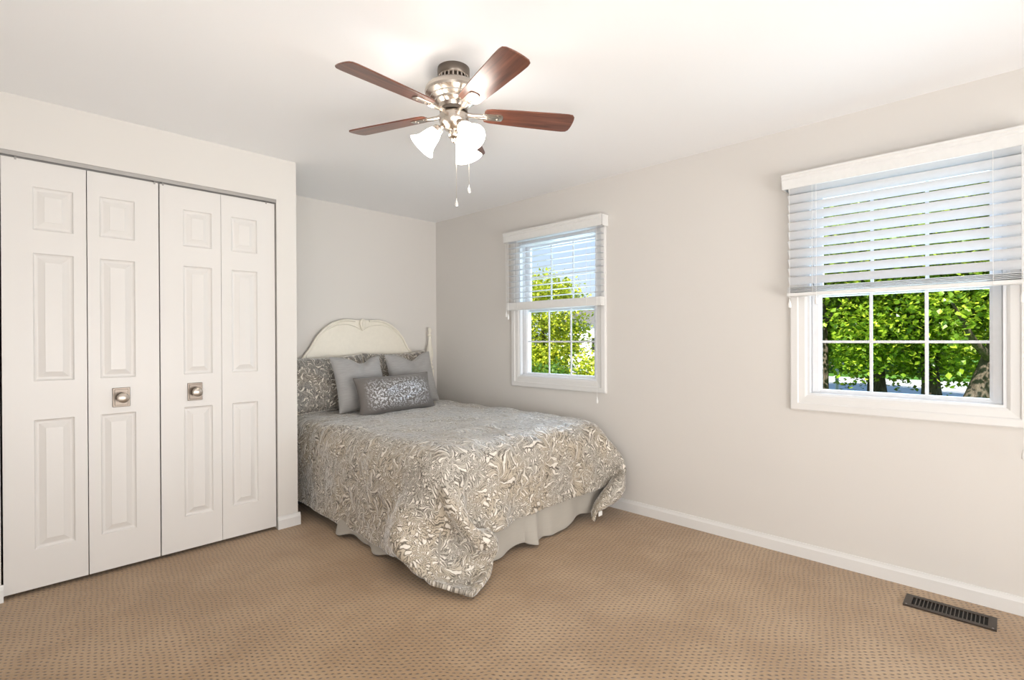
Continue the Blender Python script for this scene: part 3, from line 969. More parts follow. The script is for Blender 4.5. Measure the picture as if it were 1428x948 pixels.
# ------------------------------------------------------------------ duvet
DUVET = [
3200,69,69,68,65,61,59,53,37,16,-3,-16,-24,-32,-39,-42,-33,-8,27,55,67,65,61,61,64,67,67,65,63,63,67,68,70,69,69,69,70,69,69,70,69,70,70,70,70,70,70,70,70,71,71,71,71,72,71,72,70,68,58,37,5,-31,-54,-65,-67,-71,-73,-71,-66,-63,-60,-60,
-32,70,67,65,64,61,57,46,29,8,-7,-12,-18,-28,-40,-44,-30,5,44,66,71,66,60,61,65,69,69,64,62,64,68,69,70,69,69,69,70,69,69,70,69,70,70,70,69,70,70,70,71,70,70,70,71,70,70,71,69,62,48,27,0,-28,-50,-62,-65,-68,-68,-67,-60,-49,-39,-29,
-32,68,66,63,63,60,52,38,20,2,-8,-11,-13,-21,-36,-39,-17,20,52,68,70,67,61,62,67,69,69,65,62,65,69,69,70,68,70,69,70,68,70,69,70,70,70,69,70,70,70,70,69,70,70,70,70,69,70,70,66,57,40,18,-5,-26,-46,-60,-62,-61,-58,-56,-47,-36,-24,-14,
-32,66,63,63,62,57,47,31,14,-1,-12,-13,-10,-12,-23,-26,-5,29,55,67,69,68,63,63,67,69,69,65,63,66,69,70,69,69,69,70,69,69,69,70,70,69,70,70,69,70,70,69,70,70,70,69,69,69,70,69,63,53,37,15,-7,-27,-47,-57,-56,-50,-46,-41,-33,-25,-16,-9,
-29,61,62,62,60,55,42,27,11,-4,-15,-18,-9,-4,-4,-8,6,32,53,65,70,68,64,63,68,69,68,66,64,67,70,69,70,69,69,69,70,69,69,70,70,69,70,69,70,69,70,70,69,70,69,69,69,70,69,68,61,50,34,13,-7,-25,-44,-50,-47,-40,-34,-29,-22,-17,-12,-12,
-25,57,60,61,58,52,39,25,9,-4,-17,-23,-14,1,13,15,18,31,49,63,69,68,66,64,67,70,68,66,66,67,70,70,69,69,69,70,69,69,70,69,70,70,69,70,69,70,69,70,70,69,69,69,69,69,70,67,60,46,31,13,0,-14,-36,-42,-39,-32,-25,-20,-17,-15,-13,-16,
-21,54,57,59,56,49,38,24,10,-3,-17,-25,-20,-1,21,32,31,34,47,61,69,68,67,65,68,69,69,66,67,68,70,70,69,69,70,69,70,69,70,69,70,70,69,70,69,70,69,70,69,70,69,69,68,70,69,65,56,43,32,25,16,-2,-28,-37,-34,-26,-20,-16,-15,-15,-15,-16,
-18,51,52,57,54,48,36,26,12,0,-15,-26,-24,-6,20,40,43,41,48,61,68,69,67,67,68,69,69,67,68,69,70,69,70,70,69,70,69,70,69,70,70,70,69,70,69,70,70,69,70,69,69,69,68,70,68,64,53,43,41,40,26,2,-24,-31,-24,-18,-16,-14,-14,-15,-12,-13,
-16,45,47,53,54,46,34,27,17,6,-9,-25,-27,-11,16,40,50,50,52,61,68,69,68,68,69,69,69,68,69,70,69,70,70,69,70,70,70,70,69,70,70,70,70,70,69,70,70,69,70,69,70,68,69,69,69,62,54,51,51,45,25,-2,-20,-19,-10,-8,-11,-13,-15,-14,-7,-8,
-14,31,42,51,53,44,32,26,22,15,0,-18,-27,-16,10,37,53,56,58,63,68,69,69,69,69,69,70,69,69,70,70,70,70,70,70,70,70,70,70,70,71,70,70,70,70,70,70,70,69,70,70,69,69,69,68,64,59,58,54,41,17,-5,-12,-5,4,1,-5,-11,-14,-15,-5,-5,
-11,10,36,50,53,45,32,24,22,19,11,-6,-21,-18,5,32,51,61,62,66,68,70,69,70,69,70,70,70,70,70,70,71,70,70,71,70,70,71,70,71,70,71,70,71,70,70,71,70,70,70,70,70,70,69,69,66,64,61,50,33,10,-4,-3,7,14,9,0,-7,-14,-14,-9,-5,
-7,-13,25,49,52,48,36,25,19,18,16,6,-8,-14,2,27,48,61,65,68,69,70,70,71,70,70,71,70,71,70,71,71,70,71,71,71,71,71,70,71,71,71,71,71,71,71,70,71,71,71,70,71,70,71,70,68,65,58,44,25,8,2,7,16,18,12,4,-5,-11,-15,-12,-6,
-5,-33,12,43,51,51,41,29,20,15,16,11,3,-4,3,24,44,60,67,69,71,71,71,71,71,71,71,71,71,71,72,71,71,71,71,71,72,71,71,72,71,71,71,72,71,72,71,72,71,72,71,72,71,72,71,70,65,53,38,21,9,9,14,20,17,11,5,-1,-6,-12,-12,-4,
-2,-48,-4,34,47,50,45,35,26,17,14,12,7,3,8,24,42,59,68,72,72,72,72,72,71,72,72,72,71,72,72,72,71,72,71,72,72,71,72,72,71,72,72,72,72,72,72,72,72,72,73,73,72,73,73,72,65,52,34,18,11,12,16,18,13,10,8,7,3,-2,-7,-8,
3,-57,-18,20,38,48,44,38,32,23,18,13,9,6,10,24,44,61,70,73,73,73,73,73,72,72,73,72,72,73,72,72,71,72,72,73,72,72,72,72,72,72,72,72,73,72,73,73,72,73,73,73,74,74,74,73,67,53,34,17,9,12,14,13,12,10,11,11,10,7,3,-9,
7,-59,-28,7,26,42,42,38,33,29,24,19,11,8,11,26,45,63,71,74,73,74,73,73,72,73,73,73,72,73,72,72,72,73,72,72,72,73,72,72,72,73,72,73,73,72,73,73,72,74,73,74,73,74,75,74,67,54,36,17,8,9,11,10,9,10,11,13,14,13,9,-2,
12,-57,-33,-2,16,34,38,36,33,31,29,23,16,10,12,28,47,62,70,74,74,73,73,73,72,73,73,72,73,73,72,73,72,72,72,73,72,73,72,73,72,72,73,73,72,73,73,73,72,73,73,74,73,74,74,73,67,55,38,19,7,5,7,6,7,7,9,13,15,17,14,4,
14,-51,-32,-6,11,25,33,32,32,31,30,24,18,11,15,29,47,62,70,73,72,73,73,73,72,72,73,73,72,73,72,73,72,72,72,73,72,73,72,73,72,72,73,73,72,73,73,72,73,72,73,73,73,73,73,73,67,56,39,21,7,3,3,2,3,3,6,8,12,16,16,12,
12,-42,-25,-3,8,20,27,29,29,29,27,23,15,10,15,30,48,62,69,72,72,73,72,72,72,72,73,72,73,72,73,72,72,72,73,72,73,72,72,73,72,72,72,73,73,72,73,72,72,73,72,73,73,72,73,72,67,57,41,22,8,3,1,0,1,1,1,3,5,9,12,16,
10,-31,-14,3,10,18,23,25,26,25,21,16,10,7,14,31,48,61,69,72,72,72,72,72,72,72,72,73,72,72,72,73,72,72,72,72,73,72,72,73,72,72,72,73,72,72,73,72,72,72,73,72,72,72,73,71,67,58,43,24,10,3,2,2,1,-1,-1,-1,0,2,4,12,
12,-17,-3,8,12,18,21,21,21,18,13,7,4,5,14,31,48,61,69,72,72,72,71,72,72,72,72,72,72,72,72,72,72,72,72,73,72,72,73,72,71,73,72,72,72,73,72,72,72,72,72,72,72,72,72,72,67,59,43,26,12,7,7,5,4,0,-2,-5,-5,-4,-2,5,
17,-2,3,10,13,16,19,16,14,10,5,2,1,4,14,31,48,62,69,71,72,72,71,72,71,72,72,72,72,72,72,72,72,72,72,72,72,73,72,72,71,72,72,73,72,72,72,72,72,72,72,72,72,71,72,72,67,60,44,27,14,10,11,12,9,5,0,-3,-8,-9,-9,-1,
19,8,8,9,11,14,14,11,7,4,2,0,0,4,14,31,48,62,69,71,72,71,72,72,71,72,72,72,71,73,71,72,72,72,72,72,72,72,72,72,71,72,72,72,72,73,71,72,72,72,72,72,71,72,72,71,68,60,45,29,14,11,13,15,14,12,7,2,-3,-8,-11,-9,
18,13,10,8,10,11,9,5,3,1,0,0,0,4,14,31,48,62,68,72,71,72,71,72,71,72,72,72,72,72,71,72,72,72,71,72,72,72,72,72,72,71,72,72,72,72,72,72,71,72,72,72,71,72,72,71,68,60,46,29,15,11,12,16,16,15,13,9,5,-1,-7,-13,
15,15,9,8,7,8,5,2,0,1,0,0,0,4,14,31,48,61,69,71,72,71,72,71,72,71,72,72,72,72,71,72,72,71,72,72,72,72,72,71,72,72,71,72,72,72,72,71,72,72,71,72,72,71,72,71,68,61,47,29,15,9,10,13,16,16,16,14,10,7,0,-8,
13,12,9,7,5,4,2,1,1,0,1,0,0,4,13,31,48,61,69,72,71,72,71,72,71,72,71,72,72,72,71,72,71,72,72,72,72,71,72,72,71,72,72,71,72,72,72,71,72,71,72,72,71,71,72,71,69,61,47,30,14,7,6,9,12,14,16,17,15,13,7,-2,
9,10,7,5,4,2,1,1,1,1,1,0,0,4,13,31,47,62,68,72,71,72,71,72,71,72,71,72,72,72,71,72,71,72,72,72,71,72,72,71,72,71,72,72,71,72,72,71,72,71,72,71,72,71,71,72,68,61,48,31,14,5,2,4,6,10,12,15,17,17,13,5,
8,7,5,4,2,2,1,1,1,1,1,0,0,4,13,30,48,61,69,71,72,71,72,71,71,72,72,71,72,72,71,72,71,72,72,71,72,72,72,71,71,72,72,71,72,72,71,72,71,71,72,71,72,71,71,72,68,62,48,31,15,4,0,1,2,4,6,9,13,14,16,11,
5,6,4,2,2,2,1,1,0,1,1,0,0,4,13,30,47,61,69,71,72,71,72,71,72,71,72,72,71,72,72,71,71,72,72,71,72,72,71,72,71,72,71,72,72,71,72,71,71,72,71,72,71,71,72,71,68,62,49,32,15,4,1,0,0,0,2,3,5,8,11,14,
5,4,3,2,1,1,1,1,1,0,1,0,0,4,13,29,48,61,68,72,71,72,71,72,71,72,71,72,72,71,72,71,72,71,72,72,71,72,71,72,71,72,71,72,71,72,71,72,71,72,71,71,72,71,71,71,69,62,49,32,16,5,2,1,0,0,-1,-1,1,2,3,10,
3,3,2,2,1,1,1,0,1,0,1,0,0,4,12,30,47,61,69,71,72,71,72,71,72,71,72,71,72,72,71,72,71,72,71,72,71,72,72,71,71,72,71,72,71,72,71,72,71,71,72,71,72,71,71,71,69,62,50,32,16,7,4,4,2,0,-1,-3,-3,-2,-1,4,
3,2,2,1,1,1,0,1,0,1,0,0,0,3,13,30,47,61,69,71,71,72,71,72,71,72,71,72,71,72,72,71,71,72,71,72,72,71,72,71,72,71,71,72,72,71,72,71,71,72,71,71,72,71,71,72,68,63,49,33,17,7,6,7,7,4,1,-2,-5,-5,-6,1,
2,2,1,1,1,0,1,0,0,1,0,0,0,3,13,30,47,61,68,72,71,72,71,72,71,71,72,71,72,72,71,72,71,71,72,72,71,72,71,72,71,71,72,71,72,71,72,71,71,72,71,72,71,71,72,71,69,62,50,33,17,7,6,9,9,8,6,3,-1,-4,-7,-5,
2,1,1,0,1,0,1,0,0,1,0,0,0,3,13,30,47,61,68,72,71,71,72,71,72,71,72,71,72,71,72,71,72,71,71,72,72,71,72,71,71,72,71,72,71,72,71,72,71,71,71,72,71,72,71,71,69,63,50,33,16,8,5,8,10,10,9,8,4,1,-3,-7,
1,1,0,1,0,1,0,0,1,0,0,0,0,3,13,30,47,61,68,72,71,71,72,71,71,72,71,72,71,72,72,71,71,72,71,72,71,72,71,72,71,71,72,71,72,71,72,71,71,71,72,71,72,71,71,72,69,62,50,34,16,7,4,7,9,10,10,10,8,6,2,-4,
1,0,1,0,1,0,0,1,0,0,0,0,0,3,13,30,47,61,68,72,71,71,72,71,71,72,71,72,71,72,71,72,71,71,72,71,72,71,72,71,71,72,71,72,71,72,71,71,72,71,71,72,71,71,71,72,69,62,51,33,16,6,3,5,6,8,9,10,10,9,7,0,
0,1,0,1,0,0,0,1,0,0,0,0,0,3,13,30,47,61,68,72,71,72,71,71,72,71,71,72,71,72,71,72,71,71,72,71,72,71,72,71,71,72,71,71,72,71,72,71,71,71,72,71,71,71,72,71,69,63,50,34,16,5,1,2,3,5,6,7,9,10,10,5,
1,0,1,0,0,0,1,0,0,0,0,0,0,4,12,30,47,61,69,71,71,72,71,72,71,71,72,71,72,71,71,72,71,71,72,71,72,71,71,72,71,71,72,71,71,72,71,71,72,71,71,71,72,71,71,71,69,63,50,34,17,5,0,1,0,2,2,4,5,7,9,9,
1,0,0,0,0,1,0,0,0,0,0,0,0,4,13,29,48,61,68,72,71,71,72,71,71,71,72,71,72,71,72,71,71,71,72,71,72,71,71,72,71,71,71,72,71,72,71,71,71,71,72,71,71,71,71,71,70,62,51,34,17,5,0,0,0,1,0,1,2,3,4,8,
0,0,0,0,1,0,0,0,0,0,0,0,0,4,13,30,47,61,69,71,71,72,71,71,72,71,71,72,71,72,71,71,71,72,71,71,72,71,71,72,71,71,71,72,71,71,72,71,71,71,71,72,71,71,71,71,69,63,51,34,17,5,0,0,1,0,0,0,0,1,1,4,
0,0,0,1,0,0,0,0,0,0,0,0,0,4,13,30,48,61,69,71,71,71,72,71,71,71,72,71,72,71,71,72,71,71,71,72,71,71,72,71,71,71,71,72,71,71,72,71,71,71,71,71,71,72,71,71,69,63,50,35,17,5,0,1,2,1,0,0,0,0,-1,1,
0,0,1,0,0,0,0,0,0,0,0,0,0,4,13,31,48,61,68,72,71,71,72,71,71,71,71,72,71,72,71,71,71,71,72,71,71,72,71,71,71,71,71,72,71,71,71,72,71,71,71,71,71,71,71,71,70,63,50,35,17,5,1,1,3,2,3,1,1,-1,-2,-2,
0,1,0,0,0,0,0,0,0,0,0,0,0,4,14,31,47,62,69,71,71,71,71,72,71,71,71,72,71,71,71,72,71,71,71,71,72,71,71,71,71,71,72,71,71,71,71,72,71,71,71,71,71,71,71,71,69,63,51,35,17,5,1,1,3,2,4,3,2,2,-1,-4,
1,0,0,0,0,0,0,0,0,0,0,0,0,4,14,31,49,61,69,71,71,72,71,71,71,71,71,72,71,71,71,71,71,72,71,71,71,71,72,71,71,71,71,71,71,71,72,71,71,71,71,71,71,71,71,71,69,63,51,35,17,5,0,1,2,3,2,3,3,3,1,-3,
0,0,0,0,0,0,0,0,0,0,0,0,0,4,15,31,49,62,68,72,71,71,71,71,71,71,71,72,71,71,71,71,71,71,71,72,71,71,71,71,71,71,71,71,71,72,71,71,71,71,71,71,71,71,71,71,69,63,51,34,18,5,0,1,1,2,2,2,2,2,0,-1,
0,0,0,0,0,0,0,0,0,0,0,0,1,3,15,32,49,62,69,71,71,71,71,72,70,72,71,71,71,71,71,71,71,71,71,71,72,71,71,71,71,71,71,71,71,71,71,71,71,71,71,71,70,71,71,71,69,63,51,35,18,5,0,0,1,0,1,1,0,1,0,2,
0,0,0,0,0,0,0,0,0,0,0,0,1,4,15,32,50,62,69,71,71,71,71,71,71,71,71,71,71,72,71,71,70,71,71,71,71,71,71,71,71,71,71,71,71,71,71,71,71,71,70,71,71,71,71,71,69,63,51,35,18,5,0,0,0,0,0,1,0,0,0,1,
0,0,0,0,0,0,0,0,0,0,0,0,1,4,15,34,49,63,69,71,71,71,71,71,71,71,71,71,71,71,71,71,71,71,70,71,71,71,71,71,71,71,70,71,71,71,71,71,71,71,70,71,71,71,71,71,69,63,51,35,17,6,0,0,0,1,0,0,0,0,0,0,
0,0,0,0,0,0,0,0,0,0,0,0,1,4,16,34,50,63,69,72,70,71,71,71,71,71,71,71,71,71,71,70,71,71,71,71,70,71,71,71,70,71,71,71,71,70,71,71,71,70,71,71,71,71,70,71,69,63,52,35,17,6,0,0,1,0,1,1,1,0,-1,0,
0,0,0,0,0,0,0,0,0,0,0,0,1,4,17,35,51,63,69,71,71,71,71,71,71,70,71,71,71,71,71,70,71,71,70,71,71,70,71,71,70,71,70,71,71,71,70,71,71,70,71,71,71,70,71,71,69,63,51,36,17,6,0,0,1,1,1,1,1,1,0,-2,
0,0,0,0,0,0,0,0,0,0,0,0,1,5,17,36,51,64,69,72,70,71,71,71,71,70,71,71,70,71,71,70,71,70,71,70,71,71,70,71,70,70,71,71,70,71,70,71,70,71,71,70,71,71,70,71,69,64,51,35,18,6,0,0,1,0,0,1,1,1,1,0,
0,0,0,0,0,0,0,0,0,0,0,0,1,5,19,36,52,64,70,72,70,71,71,71,70,71,70,71,70,71,70,71,70,70,71,70,70,71,70,70,71,70,70,71,70,71,70,70,71,70,71,70,71,70,71,71,69,64,51,36,18,5,1,0,0,1,0,1,0,1,1,0,
0,0,0,0,0,0,0,0,0,0,0,0,1,6,19,37,53,65,70,72,71,71,70,71,70,71,70,70,70,71,70,70,70,70,70,71,70,70,70,70,70,71,70,70,70,70,71,70,70,70,70,71,70,71,70,71,70,63,53,36,18,5,1,0,0,1,0,0,0,1,0,1,
0,0,0,0,0,0,0,0,0,0,0,0,1,6,20,38,54,66,70,72,71,70,71,70,70,70,70,70,70,70,70,70,71,70,70,70,70,70,70,70,70,70,70,70,70,70,70,70,70,70,70,71,70,70,71,71,69,64,53,36,19,5,1,0,0,1,0,0,0,1,0,0,
0,0,0,0,0,0,0,0,0,0,0,0,1,7,20,38,55,66,70,72,70,71,70,70,70,70,70,70,70,70,70,70,70,70,70,70,70,70,70,70,70,70,70,70,70,70,70,70,70,70,70,70,70,70,71,71,69,65,52,37,18,6,1,0,0,1,0,1,1,0,0,-1,
0,0,0,0,0,0,0,0,0,0,0,0,1,7,20,39,55,65,71,71,71,70,70,70,70,70,70,70,70,70,70,70,70,70,70,70,70,70,70,70,70,70,70,70,70,70,70,70,70,70,70,70,70,70,71,71,69,64,53,37,18,6,1,0,0,0,1,0,0,1,0,0,
0,0,0,0,0,0,0,0,0,0,0,0,1,7,21,39,54,66,70,71,71,70,70,70,70,70,70,70,70,70,70,70,70,70,70,70,70,70,70,70,70,70,70,70,70,70,70,70,70,70,70,70,70,70,71,70,70,64,53,36,19,6,1,0,0,0,1,0,0,1,0,0,
0,0,0,0,0,0,0,0,0,0,0,0,1,7,21,39,54,66,70,71,71,70,70,70,70,70,70,70,70,70,70,70,70,70,70,70,70,70,70,70,70,70,70,70,70,70,70,70,70,70,70,70,70,70,71,70,70,64,53,36,19,6,1,0,0,1,0,1,1,1,-1,-1,
0,0,0,0,0,0,0,0,0,0,0,0,1,7,21,39,55,65,70,71,71,70,70,70,70,70,70,70,70,70,70,70,70,70,70,70,70,70,70,70,70,70,70,70,70,70,70,70,70,70,70,70,70,70,71,70,70,64,52,37,19,6,1,0,0,1,0,0,1,0,0,0,
0,0,0,0,0,0,0,0,0,0,0,0,1,7,21,39,55,65,70,71,71,70,70,70,70,70,70,70,70,70,70,70,70,70,70,70,70,70,70,70,70,70,70,70,70,70,70,70,70,70,70,70,70,70,71,70,70,64,52,37,19,6,1,0,0,0,0,0,1,0,-1,1,
0,0,0,0,0,0,0,0,0,0,0,0,1,7,21,39,55,65,70,71,71,70,70,70,70,70,70,70,70,70,70,70,70,70,70,70,70,70,70,70,70,70,70,70,70,70,70,70,70,70,70,70,70,70,71,70,70,64,52,37,19,7,0,0,0,0,0,0,0,0,0,0,
0,0,0,0,0,0,0,0,0,0,0,0,1,7,21,39,55,65,70,71,71,70,70,70,70,70,70,70,70,70,70,70,70,70,70,70,70,70,70,70,70,70,70,70,70,70,70,70,70,70,70,70,70,70,71,70,70,63,53,37,19,7,0,0,0,0,0,0,0,0,0,0,
0,0,0,0,0,0,0,0,0,0,0,0,1,7,21,40,54,65,70,71,71,70,70,70,70,70,70,70,70,70,70,70,70,70,70,70,70,70,70,70,70,70,70,70,70,70,70,70,70,70,70,70,70,70,71,70,70,64,52,37,19,6,1,0,0,0,0,1,0,0,-1,0,
0,0,0,0,0,0,0,0,0,0,0,0,1,7,21,40,54,66,69,71,71,70,70,70,70,70,70,70,70,70,70,70,70,70,70,70,70,70,70,70,70,70,70,70,70,70,70,70,70,70,70,70,70,70,71,70,70,64,52,37,19,6,1,0,0,0,0,1,0,1,-1,-1,
0,0,0,0,0,0,0,0,0,0,0,0,1,7,22,39,54,66,69,71,71,70,70,70,70,70,70,70,70,70,70,70,70,70,70,70,70,70,70,70,70,70,70,70,70,70,70,70,70,70,70,70,70,70,71,70,70,64,52,37,19,6,1,0,0,0,0,0,1,0,0,-1,
0,0,0,0,0,0,0,0,0,0,0,0,1,7,22,39,54,66,70,70,71,70,70,70,70,70,70,70,70,70,70,70,70,70,70,70,70,70,70,70,70,70,70,70,70,70,70,70,70,70,70,70,70,70,71,70,70,64,52,37,19,6,1,0,0,0,0,0,0,0,0,0,
0,0,0,0,0,0,0,0,0,0,0,0,1,7,22,39,55,65,70,70,71,70,70,70,70,70,70,70,70,70,70,70,70,70,70,70,70,70,70,70,70,70,70,70,70,70,70,70,70,70,70,70,70,70,71,70,70,64,52,37,19,6,1,0,0,0,0,0,0,0,0,0,
0,0,0,0,0,0,0,0,0,0,0,0,1,7,22,39,55,65,70,70,71,70,70,70,70,70,70,70,70,70,70,70,70,70,70,70,70,70,70,70,70,70,70,70,70,70,70,70,70,70,70,70,70,70,71,70,70,64,52,37,19,6,1,0,0,0,0,0,0,0,0,0,
0,0,0,0,0,0,0,0,0,0,0,0,1,7,22,39,55,65,70,70,71,70,70,70,70,70,70,70,70,70,70,70,70,70,70,70,70,70,70,70,70,70,70,70,70,70,70,70,70,70,70,70,70,70,71,70,70,64,53,36,19,6,1,0,0,0,0,0,0,0,0,0,
0,0,0,0,0,0,0,0,0,0,0,0,1,7,22,39,54,66,70,70,71,70,70,70,70,70,70,70,70,70,70,70,70,70,70,70,70,70,70,70,70,70,70,70,70,70,70,70,70,70,70,70,70,70,71,70,70,64,53,36,19,6,1,0,0,0,0,0,0,0,0,0,
0,0,0,0,0,0,0,0,0,0,0,0,1,7,21,39,55,65,70,71,71,70,70,70,70,70,70,70,70,70,70,70,70,70,70,70,70,70,70,70,70,70,70,70,70,70,70,70,70,70,70,70,70,70,71,71,69,64,53,37,19,5,1,0,0,0,0,0,0,0,0,0,
0,0,0,0,0,0,0,0,0,0,0,0,0,2,20,41,55,69,70,72,71,70,70,70,70,70,70,70,70,70,70,70,70,70,70,70,70,70,70,70,70,70,70,70,70,70,70,70,70,70,70,70,70,70,70,72,70,68,53,39,17,2,-1,0,0,0,0,0,0,0,0,0,
3650,21,22,24,29,33,35,30,14,-2,-6,9,31,49,50,41,33,31,30,17,1,-15,-29,-31,-24,-7,9,23,30,26,17,5,-3,-7,-7,-1,6,7,6,2,-1,-2,-1,1,2,1,-1,-1,-1,-2,-1,-2,-2,-1,-1,-2,-6,-19,-39,-54,-54,-37,-16,-1,7,13,16,14,10,6,3,2,
49,24,26,26,29,31,30,20,-3,-26,-27,-4,26,49,53,48,44,50,38,14,-1,-14,-32,-33,-22,-6,10,25,33,26,13,3,-4,-11,-8,0,7,10,6,0,-1,-4,-1,3,3,0,0,-3,-1,0,-1,-3,0,2,2,-1,-12,-29,-49,-63,-61,-45,-23,-3,12,18,22,25,28,29,24,13,
50,26,29,29,30,29,21,5,-18,-38,-36,-16,15,42,54,56,58,59,40,13,0,-14,-29,-32,-20,-4,10,25,31,23,10,2,-4,-11,-7,0,7,10,5,1,-3,-4,0,4,2,1,-2,-2,0,0,-3,-3,3,4,1,-5,-19,-39,-55,-64,-63,-49,-25,-1,20,30,34,38,40,39,27,13,
49,30,32,32,29,25,12,-8,-27,-41,-41,-26,0,30,53,63,66,60,42,17,1,-11,-27,-29,-18,-4,11,24,28,20,7,1,-4,-11,-5,1,6,9,4,1,-3,-4,1,4,2,0,-2,-3,1,1,-5,-2,5,4,-2,-9,-27,-45,-58,-66,-63,-48,-20,10,33,43,47,47,43,35,21,9,
51,33,35,33,28,19,4,-15,-31,-41,-43,-33,-14,15,45,64,69,61,44,21,5,-9,-23,-28,-17,-2,10,24,25,16,5,0,-4,-9,-4,2,4,8,3,1,-3,-4,2,3,2,0,-2,-2,1,0,-5,-2,6,3,-3,-14,-32,-49,-60,-67,-62,-41,-7,25,43,51,53,49,39,27,14,8,
52,38,36,33,25,14,-2,-18,-33,-39,-42,-37,-22,0,29,57,66,63,46,26,7,-6,-20,-26,-15,-1,11,22,22,11,4,-1,-4,-7,-2,2,2,7,2,1,-2,-4,2,3,1,0,-2,-1,1,-1,-4,-3,6,3,-4,-17,-36,-51,-62,-65,-55,-26,9,34,47,51,50,43,30,21,14,14,
54,41,38,31,22,9,-5,-20,-32,-39,-39,-37,-26,-11,13,42,59,61,49,29,8,-4,-17,-22,-12,0,10,20,17,8,2,-1,-3,-5,-1,2,1,4,3,0,-2,-2,1,2,1,0,-1,-1,1,-1,-4,-3,5,3,-6,-21,-40,-53,-60,-57,-37,-9,19,35,44,46,43,33,25,22,16,15,
56,39,40,30,20,5,-8,-20,-30,-37,-39,-34,-28,-17,1,25,46,56,49,30,9,-3,-13,-18,-8,2,9,16,12,4,1,0,-2,-4,1,1,0,2,2,0,-1,-1,1,1,0,0,0,-1,0,0,-3,-3,4,1,-8,-25,-43,-53,-51,-38,-17,5,20,30,35,37,33,28,24,24,14,16,
56,29,40,33,19,3,-12,-20,-27,-33,-36,-34,-27,-19,-7,11,31,47,46,28,9,-1,-9,-13,-4,2,7,11,7,2,0,0,-1,-2,1,0,0,1,1,0,-1,0,0,1,0,0,0,0,0,0,-2,-3,3,0,-10,-27,-42,-46,-35,-18,-2,10,18,23,25,26,27,25,26,26,13,15,
55,15,36,38,21,1,-16,-21,-23,-28,-31,-32,-26,-20,-11,1,18,35,38,24,8,0,-5,-7,-1,2,4,5,3,0,0,0,0,0,0,0,0,0,0,0,0,0,0,1,0,0,0,0,0,0,-1,-1,1,-1,-10,-25,-35,-32,-18,-4,5,11,16,19,18,19,21,24,27,27,17,18,
55,2,29,38,25,3,-16,-24,-23,-24,-25,-28,-24,-20,-14,-5,8,22,28,18,5,1,-2,-2,0,2,1,2,1,0,0,0,0,0,0,1,0,0,0,0,0,0,0,0,0,0,0,0,0,0,0,-1,0,-1,-7,-19,-23,-16,-5,3,8,11,14,16,14,16,18,22,26,29,24,27,
55,-6,18,35,26,8,-12,-22,-26,-24,-22,-22,-21,-19,-15,-9,1,11,16,11,3,2,0,0,1,1,1,1,1,1,0,1,0,0,0,1,0,0,1,0,0,0,0,0,0,0,0,0,0,-1,0,0,-1,-1,-4,-10,-11,-4,3,6,8,11,13,14,13,14,17,21,25,30,33,34,
54,-8,10,24,23,13,-5,-18,-25,-25,-22,-19,-18,-16,-15,-10,-5,2,8,6,3,3,1,2,1,1,2,1,2,1,1,1,0,0,1,0,1,0,1,0,0,1,0,0,0,0,-1,0,-1,0,0,-1,-1,-1,-3,-3,-2,3,7,8,9,10,12,12,13,15,17,19,24,29,36,37,
52,-2,5,13,14,12,-1,-12,-19,-23,-22,-19,-16,-14,-13,-12,-8,-2,4,5,4,3,3,2,2,2,2,2,1,2,1,1,1,0,1,0,1,1,1,0,0,0,1,0,0,-1,0,0,-1,-1,0,-1,-1,-2,-2,-2,2,7,9,10,9,10,12,12,14,15,16,17,20,24,30,38,
52,7,5,5,6,5,-3,-9,-13,-18,-19,-17,-15,-13,-13,-12,-8,-3,3,5,5,4,3,3,2,2,3,2,2,2,1,1,1,1,0,1,1,1,0,1,0,0,0,0,0,0,0,-1,-1,0,-1,-1,-1,-2,-2,-1,2,7,9,11,9,11,11,13,14,15,16,17,18,20,22,31,
53,15,9,3,1,-1,-7,-10,-11,-15,-14,-14,-13,-13,-12,-10,-7,-2,2,5,4,5,3,3,2,3,2,2,2,2,2,1,1,1,0,1,1,1,0,1,0,0,0,1,-1,0,0,-1,-1,0,-1,-1,-1,-2,-2,0,2,6,8,10,9,11,11,13,13,15,15,17,19,19,20,23,
57,21,12,5,-1,-4,-9,-11,-12,-13,-13,-12,-12,-11,-11,-9,-6,-1,1,4,5,3,4,2,3,2,3,2,2,2,1,2,1,0,1,1,1,0,1,1,0,0,0,0,0,0,-1,0,-1,-1,0,-1,-1,-2,-1,-1,2,6,7,8,10,10,10,12,13,14,15,17,18,20,20,19,
62,22,14,6,0,-4,-9,-11,-13,-13,-12,-12,-11,-10,-10,-7,-6,-2,2,3,4,3,3,3,2,3,2,2,2,2,1,2,1,0,1,1,1,0,1,0,1,0,0,0,0,0,-1,0,-1,-1,0,-1,-1,-1,-2,1,1,5,7,8,8,9,11,11,12,13,13,15,17,19,20,19,
62,22,13,6,1,-3,-7,-11,-12,-12,-12,-11,-10,-10,-9,-7,-5,-1,0,3,4,3,3,2,3,2,2,2,2,2,1,2,0,1,1,1,0,1,1,0,0,1,0,0,-1,0,0,-1,0,-1,-1,0,-1,-1,-1,0,2,5,6,7,8,9,10,10,12,12,13,13,14,16,17,19,
63,19,11,3,1,-2,-5,-9,-10,-11,-10,-9,-9,-8,-8,-7,-4,-2,1,2,3,3,3,2,2,3,2,2,1,2,1,2,1,0,1,1,0,1,1,0,0,1,0,0,-1,0,0,-1,0,-1,-1,0,-1,-1,0,0,2,4,6,7,7,9,9,10,12,12,12,14,13,13,14,16,
